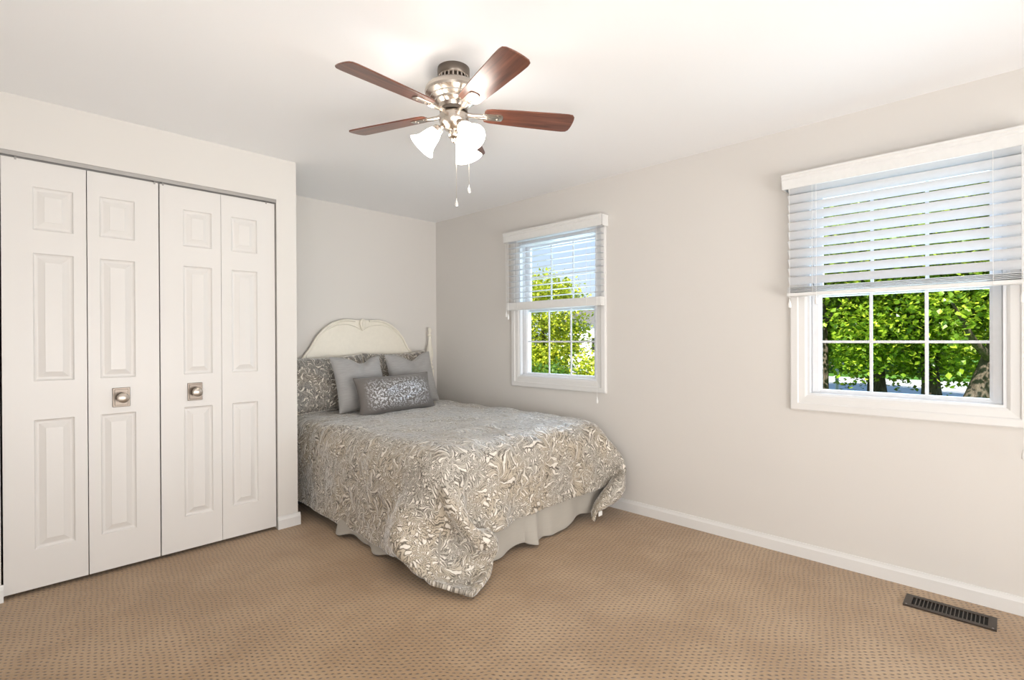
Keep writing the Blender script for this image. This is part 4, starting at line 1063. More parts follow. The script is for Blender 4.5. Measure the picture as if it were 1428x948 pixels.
63,15,7,1,-2,-2,-4,-5,-7,-7,-7,-7,-7,-8,-7,-6,-4,-2,1,2,2,3,2,3,2,2,2,2,2,1,2,1,1,1,0,1,1,0,1,0,0,1,0,0,-1,0,0,-1,0,-1,-1,0,-1,-1,0,1,2,4,5,6,7,8,9,9,11,12,12,14,14,13,13,12,
65,9,4,-1,-1,-2,-3,-3,-4,-4,-4,-6,-6,-7,-6,-6,-4,-1,0,1,2,3,2,3,2,2,2,2,1,2,1,1,1,1,0,1,1,0,1,0,0,1,0,0,-1,0,0,-1,0,-1,0,-1,-1,0,0,1,2,3,5,6,7,7,8,8,9,10,11,14,14,15,13,12,
65,5,2,0,-1,-1,-2,-1,-2,-3,-3,-5,-6,-6,-6,-5,-4,-2,0,2,2,2,2,2,2,2,2,2,1,2,1,1,1,1,1,0,1,0,1,0,0,1,0,0,-1,0,0,-1,0,-1,0,-1,0,-1,0,1,2,4,4,6,6,7,7,8,8,8,10,10,12,14,14,13,
67,2,1,0,0,0,0,-1,-1,-3,-3,-5,-5,-6,-5,-5,-3,-2,0,1,2,2,2,2,2,2,2,1,2,1,1,1,1,1,1,0,1,0,1,0,0,1,0,0,-1,0,0,-1,0,-1,0,-1,0,0,0,1,2,3,5,5,6,6,7,8,7,9,8,9,9,11,11,14,
67,1,1,0,1,0,0,0,-1,-3,-3,-5,-5,-5,-5,-4,-3,-2,0,1,2,2,1,3,1,2,2,2,1,1,1,1,1,1,1,0,1,0,1,0,0,0,0,0,0,0,0,-1,0,-1,0,0,-1,0,0,1,2,3,4,6,5,6,7,7,8,8,9,8,9,9,8,11,
67,2,0,1,1,0,0,0,-2,-2,-3,-4,-5,-4,-5,-4,-3,-1,-1,1,2,2,1,2,2,2,1,2,1,2,1,1,0,1,1,0,1,0,1,0,0,1,-1,0,0,0,0,-1,0,0,-1,0,-1,0,1,1,2,3,4,4,5,6,6,6,7,8,9,9,10,9,8,8,
69,1,1,0,1,0,0,-1,-1,-2,-3,-3,-5,-4,-4,-4,-3,-1,0,0,2,1,2,2,2,1,2,1,2,1,1,1,1,0,1,1,0,1,0,0,0,1,0,0,-1,0,0,0,-1,0,-1,0,0,0,0,1,2,3,4,4,5,5,5,6,5,7,7,9,10,10,10,6,
68,1,1,1,0,0,0,-1,-1,-2,-3,-3,-4,-4,-4,-3,-2,-1,-1,1,1,2,1,2,2,1,2,1,1,1,1,1,1,1,0,1,0,1,0,0,1,0,0,0,0,-1,0,0,-1,0,0,-1,0,0,1,1,2,2,4,4,4,5,5,5,5,5,5,7,8,9,10,8,
69,1,0,1,0,0,0,-1,-1,-2,-2,-3,-4,-3,-4,-3,-2,-1,-1,1,1,2,1,2,1,2,1,2,1,1,1,1,0,1,1,0,1,0,0,1,0,0,0,0,0,-1,0,0,0,-1,0,0,0,0,0,1,2,2,4,3,5,4,5,5,4,5,5,5,5,7,7,9,
68,1,1,0,0,0,0,-1,-1,-2,-2,-3,-3,-3,-3,-3,-2,-1,0,0,1,2,1,2,1,2,1,1,1,1,1,1,1,0,1,1,0,0,1,0,0,0,0,0,0,0,-1,0,0,0,-1,0,0,0,1,1,1,3,3,3,4,4,5,4,5,5,4,5,5,5,5,6,
69,1,0,0,1,0,-1,0,-2,-1,-2,-3,-3,-3,-3,-2,-2,-1,0,0,1,2,1,1,2,1,1,2,1,1,1,0,1,1,0,1,0,0,1,0,0,0,0,0,0,0,0,-1,0,0,0,-1,0,1,0,1,2,2,3,3,4,4,4,4,4,4,5,5,5,5,4,4,
69,0,1,0,0,0,-1,0,-1,-2,-2,-2,-3,-3,-2,-2,-2,-1,0,0,1,1,2,1,1,2,1,1,1,1,1,1,0,1,0,1,0,1,0,0,0,0,0,0,0,0,0,0,-1,0,0,0,0,0,0,1,2,2,2,4,3,4,3,4,4,4,4,5,5,5,5,3,
69,0,0,0,0,0,0,-1,-1,-2,-2,-2,-2,-3,-2,-2,-2,0,-1,1,1,1,1,2,1,1,1,1,1,1,1,1,0,1,0,1,0,1,0,0,0,0,0,0,0,0,0,0,-1,0,0,0,0,0,0,1,2,2,2,3,3,4,3,4,3,3,4,4,4,5,5,4,
68,0,0,1,-1,0,0,-1,-1,-1,-2,-2,-2,-3,-2,-2,-1,-1,0,1,1,1,1,1,2,1,1,1,1,1,0,1,1,0,1,0,1,0,0,0,0,1,0,0,-1,0,0,0,0,-1,0,0,0,0,1,1,1,2,2,3,3,3,3,4,3,3,3,4,3,3,4,5,
69,0,0,0,0,-1,0,-1,-1,-1,-2,-2,-2,-2,-2,-1,-1,-1,0,1,1,1,1,1,1,1,1,1,1,1,1,1,0,1,0,0,1,0,0,1,0,0,0,0,0,-1,0,0,0,0,-1,0,0,1,0,1,1,2,2,2,3,3,3,4,3,3,3,3,3,3,3,3,
69,0,-1,0,0,0,-1,0,-1,-2,-1,-2,-2,-1,-2,-1,-2,0,0,1,1,1,1,1,1,1,1,1,1,1,0,1,1,0,0,1,0,0,1,0,0,0,0,0,0,0,0,-1,0,0,0,0,0,0,0,1,1,2,2,2,2,3,3,3,3,3,3,3,3,3,3,3,
69,-1,0,0,-1,0,-1,0,-1,-1,-2,-1,-2,-1,-2,-1,-1,0,0,1,1,1,1,1,1,1,1,1,0,1,1,0,1,0,1,0,0,1,0,0,0,0,0,0,0,0,0,0,-1,0,0,0,0,0,1,0,1,2,1,2,3,2,3,3,2,2,3,2,3,4,3,2,
68,0,-1,0,0,-1,0,-1,-1,-1,-1,-1,-2,-1,-2,-1,0,0,0,1,1,1,1,1,1,1,1,0,1,1,0,1,0,1,0,1,0,0,0,0,0,1,0,0,-1,0,0,0,0,0,0,0,-1,1,0,0,1,1,2,2,2,3,2,2,3,1,2,2,2,3,3,3,
69,-1,0,0,-1,0,-1,-1,0,-1,-2,-1,-1,-1,-1,-1,-1,0,1,0,1,2,1,1,1,0,1,1,1,0,1,0,1,0,0,1,0,0,0,1,0,0,0,0,0,0,-1,0,0,0,0,0,0,0,0,0,1,1,2,2,2,2,2,2,2,2,2,1,2,2,1,3,
69,-1,-1,0,-1,0,-1,0,-1,-1,-1,-1,-1,-1,-1,-1,0,0,0,1,1,1,1,1,1,1,1,1,0,1,0,1,0,0,1,0,0,1,0,0,0,0,0,0,0,0,0,0,-1,0,0,0,0,0,0,1,0,1,1,2,2,2,2,2,2,2,2,1,2,1,1,2,
68,0,-1,-1,0,-1,0,-1,-1,-1,-1,0,-2,0,-1,-1,0,0,1,1,1,1,1,1,1,1,0,1,0,1,0,1,0,1,0,0,0,1,0,0,0,0,0,0,0,0,0,0,-1,0,0,0,0,0,0,0,1,1,1,2,1,2,2,2,2,2,2,1,2,1,1,1,
69,-1,-1,0,-1,0,-1,-1,0,-1,-1,-1,-1,-1,0,-1,0,1,0,1,2,1,1,1,0,1,1,0,1,0,1,0,1,0,0,0,1,0,0,0,0,0,0,0,0,0,0,0,0,0,0,-1,0,0,0,0,1,1,1,1,2,2,1,2,2,2,1,2,1,1,2,1,
69,-1,-1,-1,-1,0,-1,0,-1,-1,0,-1,-1,-1,0,-1,0,1,1,1,1,2,1,1,0,1,0,1,0,1,0,1,0,0,0,1,0,0,0,0,0,0,0,0,0,0,0,0,0,0,0,0,0,-1,0,0,1,0,1,2,1,2,2,1,2,2,1,1,2,1,1,1,
68,-1,-1,-1,0,-1,0,-1,-1,0,-1,-1,0,-1,0,0,0,1,1,1,1,2,1,1,0,1,0,1,0,1,0,0,1,0,0,0,0,1,0,0,0,0,0,0,0,0,0,0,-1,0,0,0,0,0,0,0,0,0,1,1,1,2,2,1,2,1,2,1,1,2,1,1,
69,-1,-1,-1,-1,-1,0,-1,0,-1,0,-1,-1,0,0,0,0,1,1,2,1,2,1,0,1,1,0,0,1,0,0,1,0,0,0,1,0,0,0,0,0,0,0,0,0,0,0,0,0,0,0,0,-1,0,0,0,0,0,1,1,1,1,2,1,2,1,2,1,1,1,1,1,
68,-1,-1,-1,-1,0,-1,0,-1,0,-1,0,-1,0,0,0,0,2,1,2,1,2,1,0,1,0,1,0,0,1,0,0,0,1,0,0,0,0,0,0,0,1,-1,0,0,0,0,0,0,0,0,0,0,-1,0,0,-1,1,0,1,1,2,1,1,2,1,1,1,1,1,1,1,
69,-2,-1,-1,0,-1,0,-1,0,-1,0,-1,0,0,0,0,1,1,1,2,2,2,1,0,1,0,0,1,0,0,0,1,0,0,0,0,0,1,0,0,0,0,0,0,0,0,0,0,-1,0,0,0,0,0,-1,0,-1,0,1,1,1,1,1,1,2,1,1,1,1,1,1,1,
68,-1,-1,-1,-1,-1,0,-1,0,0,-1,0,0,0,0,0,1,1,2,2,2,2,1,0,0,1,0,0,1,0,0,0,0,0,1,0,0,0,0,0,0,0,0,0,0,0,0,0,0,0,0,0,-1,0,-1,0,-1,0,0,1,1,1,1,2,1,1,1,1,1,1,1,1,
69,-2,-1,-1,-1,0,-1,0,-1,0,0,-1,0,0,0,1,1,1,2,3,2,1,1,1,0,0,1,0,0,0,0,0,1,0,0,0,0,0,0,0,0,0,0,0,0,0,0,0,0,0,0,0,0,-1,-1,-1,0,0,0,0,1,1,1,2,1,1,1,1,1,1,1,0,
68,-2,-1,-1,-1,0,-1,0,0,-1,0,0,0,0,0,1,1,1,3,2,3,2,0,1,0,0,0,0,1,0,0,0,0,0,0,0,0,0,0,0,0,0,0,0,0,0,0,0,0,0,0,0,0,-1,-1,-1,0,-1,0,1,1,1,1,1,1,1,1,1,1,1,1,0,
68,-1,-2,-1,0,-1,0,-1,0,0,-1,0,0,0,1,1,1,2,2,3,3,1,1,0,1,0,0,0,0,0,0,0,0,0,0,0,0,1,0,0,0,0,0,0,0,0,0,0,0,0,-1,0,0,0,-2,-1,-1,0,0,0,1,1,1,1,1,1,1,1,1,1,0,1,
68,-1,-1,-1,-1,-1,0,0,-1,0,0,0,0,0,1,0,2,2,2,4,3,1,1,0,0,0,0,0,0,0,0,1,0,0,0,0,0,0,0,0,0,0,0,0,0,0,0,0,0,0,0,0,-1,0,-2,-1,-1,0,-1,1,0,1,1,1,1,1,1,1,1,1,0,1,
69,-2,-1,-1,-1,0,-1,0,-1,0,0,0,0,1,0,1,2,2,3,3,4,1,0,0,0,0,0,1,0,0,0,0,0,0,0,0,0,0,0,0,0,0,0,0,0,0,0,0,0,0,0,0,0,-1,-2,-1,-1,-1,0,0,0,1,1,1,1,1,1,1,1,0,1,1,
68,-2,-1,-1,-1,0,-1,0,0,0,0,0,0,0,1,1,1,3,3,4,3,1,0,1,0,0,0,0,0,0,0,0,0,0,0,0,0,0,0,0,0,0,0,0,0,0,0,0,0,0,0,0,-1,0,-2,-2,-1,0,-1,0,1,0,1,1,1,1,1,1,1,0,1,1,
68,-2,-1,-1,0,-1,0,-1,0,0,0,0,0,1,0,2,1,2,3,5,3,1,0,0,0,0,0,0,0,0,0,0,0,0,0,0,0,0,0,0,0,0,0,0,0,0,0,0,0,0,0,0,0,-1,-1,-2,-1,-1,0,0,0,1,0,1,1,1,1,1,1,0,1,1,
68,-2,-1,-1,0,-1,0,0,-1,0,0,0,1,0,1,1,2,2,3,4,3,1,0,0,0,0,0,0,0,0,0,0,0,0,0,0,0,0,0,0,0,0,0,0,0,0,0,0,0,0,0,0,0,0,-2,-1,-2,-1,0,0,0,1,0,1,1,1,1,1,0,1,1,0,
68,-1,-1,-1,-1,-1,0,0,0,0,0,0,0,1,0,2,1,3,3,4,2,1,0,0,0,0,0,0,0,0,0,0,0,0,0,0,0,0,0,0,0,0,0,0,0,0,0,0,0,0,0,0,0,0,-1,-2,-1,-1,-1,0,0,1,1,0,1,1,1,1,0,1,1,0,
68,-1,-1,-1,-1,0,-1,0,0,0,0,0,0,1,1,1,2,2,3,4,3,1,0,0,0,0,0,0,0,0,0,0,0,0,0,0,0,0,0,0,0,0,0,0,0,0,0,0,0,0,0,0,0,-1,-1,-2,-1,-1,0,-1,1,0,1,0,1,1,1,1,0,1,1,0,
68,-1,-1,-1,-1,0,0,-1,0,0,0,0,1,0,1,2,1,3,3,4,2,1,0,0,0,0,0,0,0,0,0,0,0,0,0,0,0,0,0,0,0,0,0,0,0,0,0,0,0,0,0,0,0,-1,-1,-1,-2,-1,0,0,0,0,1,1,0,1,1,1,0,1,1,0,
68,-1,-1,-1,0,-1,0,0,-1,0,1,0,0,1,1,1,2,2,3,4,2,1,0,0,0,0,0,0,0,0,0,0,0,0,0,0,0,0,0,0,0,0,0,0,0,0,0,0,0,0,0,0,0,0,-2,-1,-1,-1,-1,0,0,0,1,1,0,1,1,1,0,1,0,1,
68,-1,-1,-1,0,-1,0,0,0,0,0,0,1,0,1,2,1,3,3,3,2,1,0,0,0,0,0,0,0,0,0,0,0,0,0,0,0,0,0,0,0,0,0,0,0,0,0,0,0,0,0,0,0,0,-1,-2,-1,-1,-1,0,0,1,0,1,1,0,1,1,0,1,0,1,
68,-1,-1,0,-1,0,-1,0,0,0,0,0,1,1,1,1,2,2,3,4,2,0,0,0,0,0,0,0,0,0,0,0,0,0,0,0,0,0,0,0,0,0,0,0,0,0,0,0,0,0,0,0,0,0,-1,-1,-2,-1,0,-1,0,1,0,1,1,0,1,1,0,1,0,1,
68,-1,-1,0,-1,0,-1,0,0,0,0,1,0,1,1,1,2,3,3,3,2,0,0,0,0,0,0,0,0,0,0,0,0,0,0,0,0,0,0,0,0,0,0,0,0,0,0,0,0,0,0,0,0,0,-1,-1,-1,-1,-1,0,0,0,0,1,1,1,0,1,1,0,0,1,
68,-1,0,-1,-1,0,0,-1,0,0,1,0,0,1,1,2,2,2,3,3,2,1,0,0,0,0,0,0,0,0,0,0,0,0,0,0,0,0,0,0,0,0,0,0,0,0,0,0,0,0,0,0,0,-1,-1,-1,-1,-1,-1,0,0,0,1,0,1,1,0,1,1,0,0,0,
68,-1,0,-1,0,-1,0,0,0,0,0,0,1,0,1,2,2,2,3,3,2,1,0,0,0,0,0,0,0,0,0,0,0,0,0,0,0,0,0,0,0,0,0,0,0,0,0,0,0,0,0,0,0,-1,0,-2,-1,-1,-1,0,0,0,1,0,1,1,0,1,1,0,0,0,
68,0,-1,-1,0,-1,0,0,0,0,0,0,1,1,1,1,2,3,3,3,1,1,0,0,0,0,0,0,0,0,0,0,0,0,0,0,0,0,0,0,0,0,0,0,0,0,0,0,0,0,0,0,0,0,-1,-2,-1,-1,-1,0,0,0,1,0,1,1,1,0,1,0,0,0,
68,0,-1,-1,0,-1,0,0,0,0,0,1,0,1,1,1,2,3,3,3,2,0,0,0,0,0,0,0,0,0,0,0,0,0,0,0,0,0,0,0,0,0,0,0,0,0,0,0,0,0,0,0,0,0,-1,-1,-2,-1,-1,0,0,0,1,1,0,1,1,0,1,0,0,0,
68,0,-1,0,-1,0,-1,0,0,0,0,1,0,1,1,2,2,2,3,3,2,0,0,0,0,0,0,0,0,0,0,0,0,0,0,0,0,0,0,0,0,0,0,0,0,0,0,0,0,0,0,0,0,0,-1,-1,-2,-1,0,-1,0,1,0,1,0,1,1,0,1,0,1,0,
68,0,-1,0,-1,0,-1,0,0,0,1,0,0,1,1,2,2,2,3,3,2,0,0,0,0,0,0,0,0,0,0,0,0,0,0,0,0,0,0,0,0,0,0,0,0,0,0,0,0,0,0,0,0,0,-1,-1,-1,-2,0,-1,0,1,0,1,0,1,1,1,0,0,1,0,
69,-1,-1,0,-1,0,0,-1,0,0,1,0,0,1,1,2,2,2,3,3,2,1,0,0,0,0,0,0,0,0,0,0,0,0,0,0,0,0,0,0,0,0,0,0,0,0,0,0,0,0,0,0,0,-1,-1,-1,-1,-1,-1,-1,0,1,0,1,1,0,1,1,0,1,0,0,
68,-1,0,-1,-1,0,0,0,-1,1,0,0,0,1,1,2,2,2,3,3,2,1,0,0,0,0,0,0,0,0,0,0,0,0,0,0,0,0,0,0,0,0,0,0,0,0,0,0,0,0,0,0,0,0,-2,-1,-1,-2,0,-1,0,1,0,1,1,0,1,1,0,1,0,0,
68,-1,0,-1,-1,0,0,0,-1,1,0,0,0,1,1,2,1,3,3,4,2,0,0,0,0,0,0,0,0,0,0,0,0,0,0,0,0,0,0,0,0,0,0,0,0,0,0,0,0,0,0,0,0,0,-1,-2,-2,-1,-1,0,0,1,0,1,1,0,1,1,0,1,0,0,
50,13,14,15,18,20,24,30,43,59,67,64,48,27,-1,-27,-40,-38,-24,-7,3,7,7,5,5,3,2,0,0,1,0,1,0,0,0,1,1,2,2,1,0,0,-1,0,1,-1,0,-1,-1,-1,-1,1,1,1,3,4,7,9,11,5,-16,-42,-53,-46,-33,-20,-8,-8,-22,-36,-44,-45,
9,1,4,8,11,18,30,44,55,61,64,66,58,35,3,-23,-32,-24,-13,-2,4,7,6,6,4,4,1,0,0,0,2,1,0,0,0,0,2,2,1,1,0,0,0,0,0,0,-1,-1,-1,-1,0,0,0,2,2,3,5,5,0,-8,-24,-45,-51,-41,-29,-16,-6,-5,-19,-37,-51,-62,
8,-5,-4,1,9,22,39,55,60,58,59,65,63,43,10,-12,-17,-12,-7,-1,4,6,5,6,4,3,2,0,0,1,1,1,0,0,0,1,1,2,2,1,0,-1,0,0,1,0,-1,-1,-1,-1,-1,0,1,1,1,3,4,1,-6,-17,-30,-45,-45,-38,-24,-15,-8,-11,-27,-45,-60,-69,
9,-16,-9,2,14,30,48,60,61,56,54,63,65,54,23,0,-6,-7,-4,-1,3,5,6,5,4,3,2,0,0,1,2,1,0,0,0,1,1,2,1,1,0,0,0,0,0,0,0,-2,-1,-1,0,0,0,1,1,2,2,-1,-8,-19,-32,-43,-43,-35,-25,-16,-17,-24,-41,-55,-65,-71,
9,-25,-9,7,22,39,53,62,61,55,52,59,66,63,39,13,0,-5,-5,0,3,5,5,5,4,3,2,0,0,2,1,1,0,0,0,1,2,1,2,1,0,0,-1,1,0,0,-1,-1,-1,-1,0,-1,1,0,1,2,1,-3,-8,-19,-31,-43,-45,-37,-28,-23,-26,-39,-52,-64,-69,-71,
9,-27,-5,14,28,44,56,63,61,57,52,56,64,68,53,25,5,-3,-4,0,3,5,5,4,4,3,2,0,0,2,2,1,0,0,0,1,1,2,2,0,0,0,0,0,1,0,-1,-1,-1,-1,-1,0,0,1,0,1,0,-2,-8,-19,-33,-49,-51,-43,-34,-32,-39,-51,-61,-66,-68,-67,
10,-23,-1,20,35,48,58,62,61,58,54,55,62,70,61,37,12,0,-3,0,3,5,4,5,4,2,2,0,1,2,2,1,0,0,0,1,1,2,1,1,0,0,0,0,0,0,0,-1,-1,-1,-1,0,0,0,0,1,-1,-3,-8,-22,-42,-58,-59,-49,-40,-43,-50,-59,-64,-65,-65,-64,
11,-10,3,23,39,51,58,62,62,59,56,55,60,70,66,47,21,3,-1,0,3,4,5,4,3,3,1,1,2,2,1,2,0,0,0,1,1,2,1,1,0,0,0,0,0,0,0,-1,-1,-1,-1,0,0,0,-1,0,-1,-3,-13,-30,-53,-66,-63,-55,-51,-53,-58,-62,-64,-62,-64,-63,
11,13,8,22,40,52,58,62,62,61,57,56,59,68,68,55,30,9,1,1,3,4,4,4,3,2,2,1,2,2,2,1,1,0,0,1,1,2,1,1,0,0,0,0,0,0,-1,-1,0,-1,-1,0,0,-1,-1,0,-1,-7,-21,-42,-63,-69,-66,-61,-61,-62,-62,-63,-62,-61,-65,-62,
14,35,16,21,38,51,59,61,62,61,61,58,59,66,68,60,38,16,4,2,4,4,4,3,2,2,3,2,2,2,2,1,1,0,0,1,1,2,1,0,1,0,0,0,0,0,-1,0,-1,-1,-1,0,-1,0,-1,-1,-4,-14,-33,-54,-68,-71,-67,-65,-66,-67,-65,-65,-62,-61,-64,-61,
17,49,28,22,36,50,57,61,61,63,62,61,60,66,67,63,45,24,8,5,4,4,3,3,2,3,2,3,2,2,2,1,0,1,0,1,1,1,1,1,0,0,0,1,0,0,-1,-1,0,-1,-1,0,-1,-1,-2,-3,-11,-25,-45,-62,-71,-70,-68,-67,-68,-67,-68,-66,-64,-62,-62,-59,
21,52,40,29,37,46,55,61,61,62,63,64,63,66,67,65,50,31,15,7,5,4,3,3,2,2,3,2,2,2,2,1,0,1,0,1,1,1,1,1,0,0,0,0,0,0,0,-1,-1,0,-1,0,-1,-2,-3,-9,-19,-37,-55,-67,-70,-71,-68,-67,-68,-68,-69,-67,-65,-62,-60,-58,
24,47,49,40,42,42,53,59,62,62,63,66,65,67,68,66,54,37,21,10,5,4,3,2,2,2,2,3,2,1,2,1,0,0,1,1,0,1,1,0,1,0,0,0,0,0,-1,0,-1,0,-1,0,-1,-2,-5,-14,-29,-46,-61,-68,-71,-70,-69,-67,-68,-69,-69,-68,-66,-63,-60,-58,
27,36,53,52,49,43,50,58,61,62,64,67,66,69,69,67,57,43,24,11,5,3,2,2,1,2,2,2,1,1,1,1,0,1,0,1,0,1,0,1,0,0,0,0,0,0,0,-1,0,-1,0,-1,0,-2,-6,-16,-33,-52,-65,-71,-71,-71,-69,-69,-69,-69,-69,-68,-68,-65,-63,-60,
27,24,52,60,57,47,51,57,60,62,64,67,68,70,70,68,59,44,25,10,4,2,2,1,1,1,1,1,1,1,0,1,0,0,0,1,0,0,1,0,0,0,0,0,0,0,0,0,-1,0,0,0,-1,-1,-5,-16,-35,-54,-66,-72,-73,-71,-71,-70,-69,-70,-69,-68,-68,-67,-66,-63,
21,17,47,65,64,53,53,57,59,62,64,66,68,71,70,69,59,43,24,8,3,1,1,0,1,0,1,0,0,1,0,0,0,0,0,0,1,0,0,0,0,0,0,0,0,0,0,0,0,0,-1,0,0,-1,-4,-15,-33,-53,-66,-72,-73,-72,-71,-70,-70,-70,-69,-68,-67,-66,-67,-67,
3,19,46,66,68,59,56,59,60,61,63,66,67,71,70,67,57,42,22,7,2,0,0,0,1,0,0,0,0,0,0,0,0,0,0,0,0,0,0,0,0,0,0,0,0,0,0,0,0,0,0,0,0,0,-4,-13,-31,-50,-64,-71,-72,-72,-71,-71,-70,-70,-69,-68,-66,-66,-66,-68,
-19,27,51,68,70,64,61,60,62,61,64,65,67,70,70,65,55,40,21,7,1,0,0,0,0,0,0,0,0,0,0,0,0,0,0,0,0,0,0,0,0,0,0,0,0,0,0,0,0,0,0,0,0,0,-3,-12,-29,-47,-62,-69,-72,-71,-71,-71,-70,-70,-70,-68,-68,-65,-66,-66,
-32,41,59,69,70,67,64,64,63,63,64,66,68,70,69,65,54,38,20,6,1,0,0,0,0,0,0,0,0,0,0,0,0,0,0,0,0,0,0,0,0,0,0,0,0,0,0,0,0,0,0,0,0,0,-3,-10,-27,-45,-60,-68,-71,-71,-71,-70,-70,-70,-70,-69,-69,-67,-67,-65,
-31,54,64,70,70,68,67,65,65,65,66,68,69,71,69,64,53,38,19,6,1,0,0,0,0,0,0,0,0,0,0,0,0,0,0,0,0,0,0,0,0,0,0,0,0,0,0,0,0,0,0,0,0,0,-2,-10,-25,-43,-58,-68,-70,-71,-70,-71,-69,-70,-69,-70,-69,-68,-68,-67,
-23,62,68,70,69,68,67,67,67,68,69,70,70,71,69,65,52,37,19,6,1,0,0,0,0,0,0,0,0,0,0,0,0,0,0,0,0,0,0,0,0,0,0,0,0,0,0,0,0,0,0,0,0,0,-2,-9,-24,-42,-57,-66,-70,-71,-70,-70,-69,-70,-69,-69,-69,-68,-68,-69,
-15,66,69,70,69,68,68,69,69,70,70,71,71,71,70,64,53,36,19,6,1,0,0,0,0,0,0,0,0,0,0,0,0,0,0,0,0,0,0,0,0,0,0,0,0,0,0,0,0,0,0,0,0,0,-2,-8,-23,-41,-56,-66,-70,-70,-70,-69,-70,-69,-70,-69,-68,-68,-68,-69,
-10,68,70,70,69,69,69,70,71,71,71,71,71,71,70,64,53,36,19,6,1,0,0,0,0,0,0,0,0,0,0,0,0,0,0,0,0,0,0,0,0,0,0,0,0,0,0,0,0,0,0,0,0,0,-2,-7,-22,-40,-56,-65,-70,-71,-69,-69,-69,-70,-69,-70,-69,-68,-68,-68,
-6,69,70,70,69,70,70,71,71,71,72,71,71,71,70,65,52,37,19,6,1,0,0,0,0,0,0,0,0,0,0,0,0,0,0,0,0,0,0,0,0,0,0,0,0,0,0,0,0,0,0,0,0,0,-1,-7,-22,-39,-55,-65,-70,-71,-69,-70,-68,-69,-69,-70,-69,-70,-68,-68,
-4,69,70,70,70,71,70,72,71,71,71,72,71,71,71,64,53,37,19,6,1,0,0,0,0,0,0,0,0,0,0,0,0,0,0,0,0,0,0,0,0,0,0,0,0,0,0,0,0,0,0,0,0,0,-1,-7,-20,-39,-54,-65,-70,-71,-70,-69,-69,-69,-68,-69,-69,-70,-69,-69,
-3,69,70,70,71,71,71,71,71,72,71,72,71,71,71,64,53,38,19,6,1,0,0,0,0,0,0,0,0,0,0,0,0,0,0,0,0,0,0,0,0,0,0,0,0,0,0,0,0,0,0,0,0,0,-1,-6,-20,-38,-53,-65,-70,-71,-70,-70,-70,-69,-68,-68,-69,-68,-69,-70,
-3,70,70,71,70,71,71,72,71,71,72,71,72,71,71,65,53,37,20,6,1,0,0,0,0,0,0,0,0,0,0,0,0,0,0,0,0,0,0,0,0,0,0,0,0,0,0,0,0,0,0,0,0,0,-1,-6,-19,-37,-53,-64,-70,-71,-71,-70,-71,-69,-69,-69,-68,-67,-68,-70,
-1,69,71,70,71,71,71,71,72,71,72,71,72,71,71,65,53,38,20,6,1,0,0,0,0,0,0,0,0,0,0,0,0,0,0,0,0,0,0,0,0,0,0,0,0,0,0,0,0,0,0,0,0,0,-1,-5,-19,-36,-53,-64,-69,-71,-71,-71,-70,-71,-70,-69,-69,-68,-68,-68,
-2,70,71,70,71,71,71,71,72,71,72,71,72,72,70,65,54,38,20,6,1,0,0,0,0,0,0,0,0,0,0,0,0,0,0,0,0,0,0,0,0,0,0,0,0,0,0,0,0,0,0,0,0,0,-1,-5,-18,-36,-52,-64,-69,-71,-71,-70,-71,-71,-70,-70,-70,-69,-69,-68,
-1,70,71,71,70,71,71,72,71,72,71,72,71,72,70,66,54,38,20,6,1,0,0,0,0,0,0,0,0,0,0,0,0,0,0,0,0,0,0,0,0,0,0,0,0,0,0,0,0,0,0,0,0,0,-1,-5,-18,-35,-52,-63,-69,-71,-71,-71,-70,-71,-70,-70,-70,-70,-70,-69,
0,70,70,71,71,71,71,71,71,72,72,71,72,71,71,65,54,38,21,6,1,0,0,0,0,0,0,0,0,0,0,0,0,0,0,0,0,0,0,0,0,0,0,0,0,0,0,0,0,0,0,0,0,0,-1,-5,-17,-36,-51,-64,-69,-71,-70,-71,-70,-71,-70,-70,-70,-70,-70,-70,
-1,70,71,71,70,71,72,71,71,72,71,72,71,72,71,65,54,38,20,7,1,0,0,0,0,0,0,0,0,0,0,0,0,0,0,0,0,0,0,0,0,0,0,0,0,0,0,0,0,0,0,0,0,0,-1,-5,-17,-35,-52,-63,-69,-71,-71,-70,-71,-70,-70,-71,-70,-69,-70,-70,
0,70,71,70,71,71,71,72,71,71,72,72,71,72,70,66,54,38,20,7,1,0,0,0,0,0,0,0,0,0,0,0,0,0,0,0,0,0,0,0,0,0,0,0,0,0,0,0,0,0,0,0,0,0,-1,-5,-17,-35,-51,-64,-69,-71,-71,-71,-70,-70,-70,-71,-70,-70,-69,-70,
0,70,71,70,71,71,71,72,71,71,72,71,72,72,70,66,54,38,20,7,1,0,0,0,0,0,0,0,0,0,0,0,0,0,0,0,0,0,0,0,0,0,0,0,0,0,0,0,0,0,0,0,0,0,-1,-5,-17,-35,-51,-64,-69,-71,-71,-70,-71,-70,-70,-70,-71,-70,-70,-69,
0,70,71,70,71,71,71,72,71,71,72,71,72,72,70,66,54,38,20,7,1,0,0,0,0,0,0,0,0,0,0,0,0,0,0,0,0,0,0,0,0,0,0,0,0,0,0,0,0,0,0,0,0,0,-1,-4,-18,-34,-51,-64,-69,-71,-71,-71,-70,-71,-70,-70,-70,-70,-70,-70,
0,70,71,71,70,71,71,72,71,71,72,72,71,72,70,66,54,38,20,7,1,0,0,0,0,0,0,0,0,0,0,0,0,0,0,0,0,0,0,0,0,0,0,0,0,0,0,0,0,0,0,0,0,0,-1,-4,-17,-35,-51,-63,-69,-72,-70,-71,-71,-70,-71,-70,-69,-70,-70,-70,
0,71,70,71,71,71,71,71,71,72,71,72,71,72,71,65,54,38,20,7,1,0,0,0,0,0,0,0,0,0,0,0,0,0,0,0,0,0,0,0,0,0,0,0,0,0,0,0,0,0,0,0,0,0,-1,-4,-17,-34,-51,-63,-69,-71,-71,-71,-71,-71,-70,-71,-69,-70,-70,-70,
